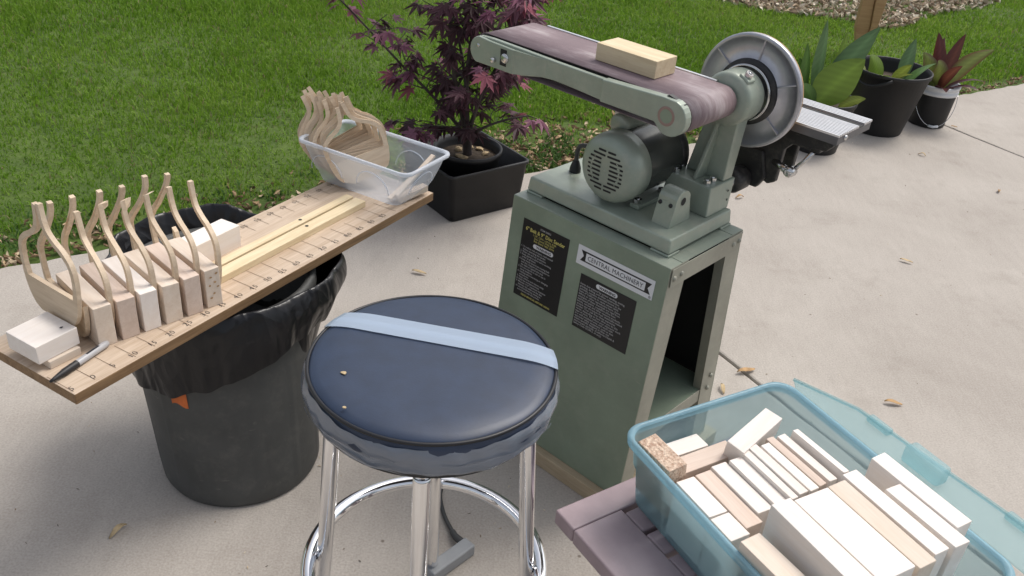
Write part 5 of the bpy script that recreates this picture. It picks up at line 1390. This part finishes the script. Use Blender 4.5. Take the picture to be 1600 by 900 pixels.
for a, b2, r_ in stems:
    m_ = limb(a, b2, r_, r_ * 0.62, 0.05)
    v = (Vector(b2) - Vector(a)).normalized()
    up = 1.0 if b2[2] > 0.28 else 0.15
    for k in range(7):
        t = 0.35 + 0.65 * k / 6
        i = min(int(t * 6), 6); q0 = m_[i]
        aa = rt.uniform(0, 6.28); out = Vector((math.cos(aa), math.sin(aa), rt.uniform(-0.1, 0.5)))
        L_ = rt.uniform(0.07, 0.20)
        q1 = q0 + (out * 0.8 + v * 0.5 * up) * L_
        m2 = limb(q0, q1, r_ * 0.36, 0.0013, 0.03, 4); ends.append((m2, out))
    if b2[2] > 0.28:
        q1 = Vector(b2) + v * rt.uniform(0.25, 0.42) + Vector((rt.uniform(-0.08, 0.08), rt.uniform(-0.06, 0.06), 0.05))
        m3 = limb(b2, q1, r_ * 0.6, 0.002, 0.05)
        for k in range(8):
            q0 = m3[min(1 + k * 5 // 8, 6)]
            aa = rt.uniform(0, 6.28); out = Vector((math.cos(aa), math.sin(aa), rt.uniform(-0.1, 0.4)))
            q2 = q0 + (out * 0.9 + v * 0.3) * rt.uniform(0.08, 0.22)
            ends.append((limb(q0, q2, r_ * 0.25, 0.0012, 0.03, 4), out))
tr.build('trunk', 'bark', maple)
def maple_leaf_geo():
    ang = [-128, -84, -42, 0, 42, 84, 128]; ln = [0.34, 0.62, 0.90, 1.0, 0.90, 0.62, 0.34]
    pts = [(0.0, -0.02)]
    ring = []
    for i, (a, l_) in enumerate(zip(ang, ln)):
        a = R(a); u = Vector((math.sin(a), math.cos(a))); w_ = Vector((u.y, -u.x))
        wd = 0.125 * (0.5 + 0.5 * l_)
        ring += [u * (l_ * 0.50) - w_ * wd, u * l_, u * (l_ * 0.50) + w_ * wd]
        if i < 6:
            am = R((ang[i] + ang[i + 1]) / 2); ring.append(Vector((math.sin(am), math.cos(am))) * 0.31)
    return ring
LR = maple_leaf_geo()
def leaf_verts(rs, droop):
    vs_ = [Vector((0, -0.02, 0))]
    for p_ in LR:
        r_ = p_.length; vs_.append(Vector((p_.x * rs.uniform(0.94, 1.06), p_.y * rs.uniform(0.94, 1.06), -droop * r_ * r_ + rs.uniform(-0.02, 0.02))))
    n_ = len(LR)
    fs_ = [(0, i, i + 1) for i in range(1, n_)]
    return vs_, fs_
PT = [(0.100, 0.046, 0.060), (0.070, 0.036, 0.043), (0.140, 0.062, 0.085), (0.220, 0.095, 0.145), (0.115, 0.052, 0.068), (0.26, 0.105, 0.160), (0.080, 0.042, 0.048), (0.30, 0.095, 0.125)]
leaf_mesh = []
for i in range(24):
    vs_, fs_ = leaf_verts(rt, rt.uniform(0.15, 0.45))
    me = bpy.data.meshes.new('leaf'); me.from_pydata(vs_, [], fs_)
    c = PT[i % 8]; g = rt.uniform(0.8, 1.2)
    at = me.color_attributes.new('tone', 'FLOAT_COLOR', 'POINT'); at.data.foreach_set('color', np.tile(np.array([c[0] * g, c[1] * g, c[2] * g, 1.0]), len(vs_)))
    me.materials.append(M['maple']); leaf_mesh.append((me, vs_, fs_, tuple(x * g for x in c)))
leaves = []
for m2, out in ends:
    for k, q in enumerate(m2[1:]):
        for rep in range(rt.choice([1, 1, 2, 3] if q.z > 0.25 else [0, 1, 1, 2])):
            aa = math.atan2(out.y, out.x) + rt.uniform(-1.3, 1.3)
            dirv = Vector((math.cos(aa), math.sin(aa), rt.uniform(-0.75, 0.05))).normalized()
            nrm = Vector((rt.uniform(-0.45, 0.45), rt.uniform(-0.55, 0.25), 1.0)); nrm = (nrm - dirv * nrm.dot(dirv)).normalized()
            xv = dirv.cross(nrm)
            pos = q + dirv * 0.018 + Vector((rt.uniform(-0.01, 0.01), rt.uniform(-0.01, 0.01), rt.uniform(-0.008, 0.008)))
            sc = rt.uniform(0.040, 0.068)
            if pos.z < 0.02: continue
            leaves.append(mat_from(xv * sc, dirv * sc, nrm * sc, pos))
print('maple leaves', len(leaves))
crown = bpy.data.objects.new('crown', None); COL.objects.link(crown); crown.parent = maple; crown.empty_display_size = 0.05
rt.shuffle(leaves)
leaves.sort(key=lambda m_: 0 if m_.translation.z < 0.62 else 1)
def leaf_pick(m_):
    # leaves farther from the stem are more often paler and redder
    o = m_.translation; r_ = math.hypot(o.x, o.y)
    return rt.choice([3, 5, 7, 2, 11, 13, 15, 19, 21]) if r_ > 0.15 and rt.random() < 0.6 else rt.choice([0, 1, 2, 4, 6, 8, 9, 12, 14, 16, 17, 20, 22])
for m_ in leaves[:300]:
    o = bpy.data.objects.new('leaf', leaf_mesh[leaf_pick(m_)][0]); COL.objects.link(o); o.parent = crown; o.matrix_local = m_
vs_, fs_, cs_ = [], [], []
for m_ in leaves[300:]:
    me, lv, lf, c = leaf_mesh[leaf_pick(m_)]
    o_ = len(vs_)
    vs_ += [m_ @ v for v in lv]; fs_ += [tuple(i + o_ for i in f) for f in lf]; cs_ += [c + (1.0,)] * len(lv)
me = bpy.data.meshes.new('foliage'); me.from_pydata(vs_, [], fs_)
at = me.color_attributes.new('tone', 'FLOAT_COLOR', 'POINT'); at.data.foreach_set('color', np.array(cs_).reshape(-1))
o = link('foliage', me, 'maple', crown); o['kind'] = 'stuff'

# ================================================================== PLANTERS BY THE LAWN
def broad_leaf(name, parent, base, az, L_, W_, e0, e1, tone, edge=None, twist=0.0, pet=0.06, stemr=0.004, cup=0.12, wave=0.0, face=None):
    """canna-like leaf: petiole then a pointed blade, elevation angle goes from e0 at its foot to e1 at the tip"""
    base = Vector(base); N_, K_ = 18, 6
    pos = base.copy(); spine = []; dirs = []
    h = Vector((math.cos(az), math.sin(az), 0)); side0 = Vector((-math.sin(az), math.cos(az), 0))
    for i in range(N_ + 1):
        t = i / N_; e = e0 + (e1 - e0) * t ** 1.3
        d_ = h * math.cos(e) + Vector((0, 0, 1)) * math.sin(e)
        spine.append(pos.copy()); dirs.append(d_); pos = pos + d_ * (L_ / N_)
    vs_, fs_, cs_ = [], [], []
    for i in range(N_ + 1):
        t = i / N_
        w_ = W_ * (math.sin(math.pi * min(1, t * 0.96 + 0.03) ** 0.8) ** 0.85) if t < 1 else 0.0
        tw = twist * (0.75 + 0.35 * t); nrm = side0.cross(dirs[i]); s_ = side0 * math.cos(tw) + nrm * math.sin(tw)
        if face is not None: s_ = dirs[i].cross(Vector(face)).normalized()
        nn = dirs[i].cross(s_)
        for k in range(K_ + 1):
            u = k / K_ * 2 - 1
            vs_.append(spine[i] + s_ * (u * w_ / 2) + nn * (-cup * abs(u) ** 1.5 * w_ * -1 + wave * math.sin(7 * t + 2 * u) * abs(u)))
            g = 1.0 + 0.22 * (0.5 - abs(u)) + (0.22 if k == K_ // 2 else 0)
            g *= 1 + (0.07 if (i + k) % 2 else -0.07) + (0.0 if t < 0.85 else -0.15)
            c = [x * g for x in tone]
            if edge and abs(u) > 0.5: c = [a + (b2 - a) * min(1, (abs(u) - 0.5) * 1.8) for a, b2 in zip(c, edge)]
            cs_.append(tuple(c) + (1.0,))
    for i in range(N_):
        for k in range(K_):
            a = i * (K_ + 1) + k; fs_.append((a, a + 1, a + K_ + 2, a + K_ + 1))
    me = bpy.data.meshes.new(name); me.from_pydata(vs_, [], fs_)
    me.polygons.foreach_set('use_smooth', [True] * len(fs_))
    at = me.color_attributes.new('tone', 'FLOAT_COLOR', 'POINT'); at.data.foreach_set('color', np.array(cs_).reshape(-1))
    return link(name, me, 'canna', parent)
def stem(parent, p0, p1, r_, tone):
    mb = MB().tube([p0, (Vector(p0) + Vector(p1)) / 2 + Vector((0.004, 0, 0)), p1], [r_, r_ * 0.9, r_ * 0.7], 8)
    me = mb.mesh('stem'); at = me.color_attributes.new('tone', 'FLOAT_COLOR', 'POINT')
    at.data.foreach_set('color', np.tile(np.array(tone + (1.0,)), len(me.vertices)))
    return link('stem', me, 'canna', parent)
GR = (0.175, 0.27, 0.040); GB = (0.115, 0.20, 0.085); GY = (0.22, 0.27, 0.05)
PA = Vector((1.30, 3.85, 0.0))
round_pot('planter_pot', 'smallest black nursery pot, partly behind the sander table', 'planter', PA, 0.130, 0.098, 0.235, 0.200, group=None)
pl = thing('canna_plant', 'green canna with one big broad leaf, behind the sander disc', 'plant', PA + Vector((0, 0, 0.200)))
stem(pl, (0, 0, 0), (0.02, -0.02, 0.06), 0.008, (0.10, 0.16, 0.04))
FC = (0.1, -0.85, 0.5)
broad_leaf('leaf', pl, (-0.055, -0.045, 0.015), R(5), 0.265, 0.165, R(58), R(42), GR, cup=0.05, face=(0.05, -0.9, 0.42))
broad_leaf('leaf', pl, (-0.005, 0.03, 0.05), R(12), 0.34, 0.105, R(64), R(50), GB, cup=0.08, face=(-0.3, -0.75, 0.5))
broad_leaf('leaf', pl, (-0.045, 0.03, 0.03), R(170), 0.33, 0.075, R(88), R(82), GB, cup=0.2, face=(0.5, -0.8, 0.2))
broad_leaf('leaf', pl, (-0.10, 0.02, 0.0), R(175), 0.26, 0.055, R(86), R(78), (0.085, 0.17, 0.035), cup=0.15, face=(0.3, -0.9, 0.3))
broad_leaf('leaf', pl, (0.02, 0.05, 0.02), R(60), 0.30, 0.030, R(82), R(72), GR, cup=0.3, face=FC)
broad_leaf('leaf', pl, (-0.06, -0.05, 0.0), R(200), 0.15, 0.075, R(62), R(25), (0.075, 0.15, 0.03), cup=0.1, face=FC)
broad_leaf('leaf', pl, (-0.09, 0.04, 0.0), R(190), 0.20, 0.060, R(80), R(60), (0.075, 0.15, 0.03), cup=0.1, face=FC)
broad_leaf('leaf', pl, (0.05, -0.04, 0.0), R(-20), 0.12, 0.05, R(50), R(10), GY, cup=0.1, face=FC)
PB = Vector((1.675, 4.18, 0.0))
tubp = round_pot('planter_tub', 'largest black tub of the three planters, with a handle', 'planter', PB, 0.178, 0.122, 0.300, 0.235)
hd = [(-0.178 * math.cos(R(35)) + 0.0, -0.178 * math.sin(R(35)), 0.285)]
hp = []
for k in range(9):
    a = R(180 + 40) + R(34) * (k / 8 - 0.5) * 2; hp.append((0.186 * math.cos(a), 0.186 * math.sin(a), 0.285 - 0.045 * math.sin(math.pi * k / 8)))
MB().tube(hp, 0.007, 8).build('handle', 'pot', tubp)
pl = thing('leafy_plant', 'small bright green broad-leaved plant inside the largest black tub', 'plant', PB + Vector((0, 0, 0.235)))
for (bx_, by_, az, L_, W_, e0, e1, tn, tw) in ((-0.07, -0.05, 200, 0.15, 0.075, 78, 30, GR, 0.5), (-0.10, 0.0, 170, 0.14, 0.05, 60, 20, GY, 0.2), (-0.02, -0.07, -70, 0.15, 0.035, 55, 10, GY, 0.2), (0.06, 0.0, 60, 0.19, 0.055, 84, 60, GB, 0.9), (0.05, -0.06, 20, 0.17, 0.05, 50, 15, (0.10, 0.20, 0.05), 0.2), (-0.05, -0.08, 240, 0.12, 0.05, 60, 0, GR, 0.0), (0.0, -0.05, 300, 0.13, 0.04, 70, 40, GY, 0.3)):
    broad_leaf('leaf', pl, (bx_, by_, -0.005), R(az), L_ * 1.1, W_ * 1.25, R(e0), R(e1), tn, twist=tw, face=(0.1, -0.8, 0.55) if tw > 0.25 else None)
PC = Vector((1.975, 4.33, 0.0))
bk = thing('planter_bucket', 'black bucket planter with a white rim and wire handle', 'planter', PC)
MB().lathe([(0.0, 0.003), (0.082, 0.002), (0.086, 0.0), (0.088, 0.006), (0.099, 0.165)], 44).build('bucket_wall', 'pot', bk)
MB().lathe([(0.0985, 0.160), (0.1035, 0.161), (0.1040, 0.176), (0.1005, 0.178), (0.1010, 0.190), (0.1055, 0.192), (0.1060, 0.205), (0.1020, 0.207), (0.0965, 0.205), (0.094, 0.17)], 44).build('bucket_rim', 'white_plastic', bk)
MB().lathe([(0.0, 0.180), (0.095, 0.176)], 28).build('potting_soil', 'soil', bk)
hp = []
for k in range(15):
    a = math.pi * k / 14; hp.append((0.104 * math.cos(a) , -0.104 * math.sin(a) * 0.72 - 0.02, 0.160 - 0.148 * math.sin(a)))
MB().tube(hp, 0.0016, 6).build('wire_handle', 'steel', bk)
MB().tube([hp[6], hp[7], hp[8]], 0.0065, 10).build('handle_grip', 'white_plastic', bk)
pl = thing('red_canna_plant', 'dark red and green banded canna in the white-rimmed bucket', 'plant', PC + Vector((0, 0, 0.180)))
DR = (0.095, 0.028, 0.028); GM = (0.19, 0.23, 0.06); DP = (0.085, 0.045, 0.06)
for (bx_, by_, az, L_, W_, e0, e1, tn, ed, tw) in ((-0.02, -0.02, 195, 0.22, 0.085, 70, 35, GM, DR, 0.9), (0.0, 0.0, 150, 0.27, 0.07, 82, 65, DR, (0.12, 0.03, 0.02), 0.9), (0.0, -0.02, 225, 0.20, 0.09, 72, 30, GM, DR, 0.7), (0.02, 0.01, 40, 0.27, 0.075, 80, 62, (0.11, 0.035, 0.025), DR, 1.0),
        (0.03, 0.0, 15, 0.30, 0.080, 62, 12, GM, (0.16, 0.05, 0.03), 0.4), (0.02, -0.03, -10, 0.20, 0.065, 45, -15, DP, DR, 0.2), (-0.01, -0.04, 260, 0.16, 0.06, 35, -15, DR, DP, 0.1), (0.02, -0.04, 310, 0.17, 0.06, 40, -10, DP, DR, 0.0), (-0.03, 0.0, 175, 0.18, 0.06, 60, 10, DR, DP, 0.3), (0.0, 0.02, 90, 0.24, 0.06, 80, 60, DR, DP, 0.7), (0.0, -0.03, 280, 0.20, 0.055, 70, 30, (0.14, 0.05, 0.03), DR, 0.3)):
    broad_leaf('leaf', pl, (bx_, by_, -0.005), R(az), L_, W_, R(e0), R(e1), tn, ed, twist=tw, cup=0.12, face=(0.2 - 0.4 * (az > 120), -0.8, 0.5) if tw > 0.35 else None)
stem(pl, (0, 0, -0.01), (0.01, 0.0, 0.10), 0.010, (0.05, 0.02, 0.02))

# wooden post at the edge of the mulch bed
post = thing('wooden_post', 'leaning tan wooden post at the mulch bed behind the planters', 'post', (1.98, 5.50, -0.01))
MB().prism([(-0.020, 0.0), (0.020, 0.0), (0.012, 0.18), (-0.002, 0.32), (0.035, 1.2), (-0.045, 1.2), (-0.072, 0.32), (-0.070, 0.17)], (-0.02, 0.02)).build('board', 'post', post, bevel=0.003)
MB().prism([(0.004, 0.02), (0.030, 0.02), (0.055, 0.20), (0.064, 0.33), (0.115, 1.15), (0.040, 1.15), (0.002, 0.32), (0.015, 0.18)], (-0.035, 0.010)).build('board', 'post', post, bevel=0.003)

# ================================================================== FALLEN LEAVES ON THE PATIO
FL = [((-0.764, 1.281), 0.022, 'curled tan leaf on the patio left of the trash can foot'), ((1.057, 1.961), 0.024, 'narrow brown stick-like leaf on the patio above the blue tote'), ((1.371, 2.802), 0.022, 'small tan twig in the middle of the open patio'),
      ((0.672, 2.049), 0.030, 'curled dry leaf lying in the patio joint beside the cabinet'), ((0.591, 1.956), 0.020, 'brown leaf by the cabinet foot at the patio joint'), ((0.855, 3.219), 0.020, 'tan leaf on the patio right of the sander base plate'),
      ((1.796, 3.865), 0.018, 'tiny leaf on the patio below the white-rimmed bucket'), ((2.0, 3.518), 0.020, 'tiny curled leaf at the far right of the patio'), ((-0.296, 2.426), 0.024, 'slim brown twig on the patio behind the stool seat'), ((2.10, 4.284), 0.016, 'orange-brown leaf beside the white-rimmed bucket')]
for i, ((px_, py_), sz, lb) in enumerate(FL):
    vs_, fs_ = [], []
    for k in range(6):
        t = k / 5; w_ = sz * 0.30 * math.sin(math.pi * (0.08 + 0.86 * t)); zz = 0.003 + 0.006 * math.sin(math.pi * t) + 0.003 * math.sin(5 * t + i)
        for u in (-1, 0, 1): vs_.append(((t - 0.5) * sz * 2, u * w_, zz + abs(u) * 0.003))
    for k in range(5):
        for u in range(2):
            a = k * 3 + u; fs_.append((a, a + 1, a + 4, a + 3))
    o = MB().add(vs_, fs_, True).build('fallen_leaf', 'dead_leaf' if i % 2 else 'dead_leaf2')
    o.location = (px_, py_, 0.001); o.rotation_euler = (0, 0, random.uniform(0, 6.28) if i not in (1,) else -0.1)
    sd_ = o.modifiers.new('thick', 'SOLIDIFY'); sd_.thickness = 0.0008
    tag(o, lb, 'fallen leaf', 'fallen leaves on the patio')

pts = []
for i in range(330):
    if i < 200:
        px_, py_ = random.gauss(-0.15, 0.55), random.gauss(1.65, 0.55)
    else:
        px_, py_ = random.uniform(-1.2, 2.6), random.uniform(1.0, 4.2)
    if (px_ - EDGE_P.x) * EDGE_N.x + (py_ - EDGE_P.y) * EDGE_N.y < -0.02: pts.append((px_, py_, 0.0008))
stuff(chips(pts, 0.0055, [(0.20, 0.14, 0.09), (0.10, 0.08, 0.06), (0.50, 0.40, 0.28), (0.62, 0.54, 0.42)], 'patio_debris', 0.0005), 'tiny wood shavings and grit scattered over the concrete patio', 'debris')

flush_texts()
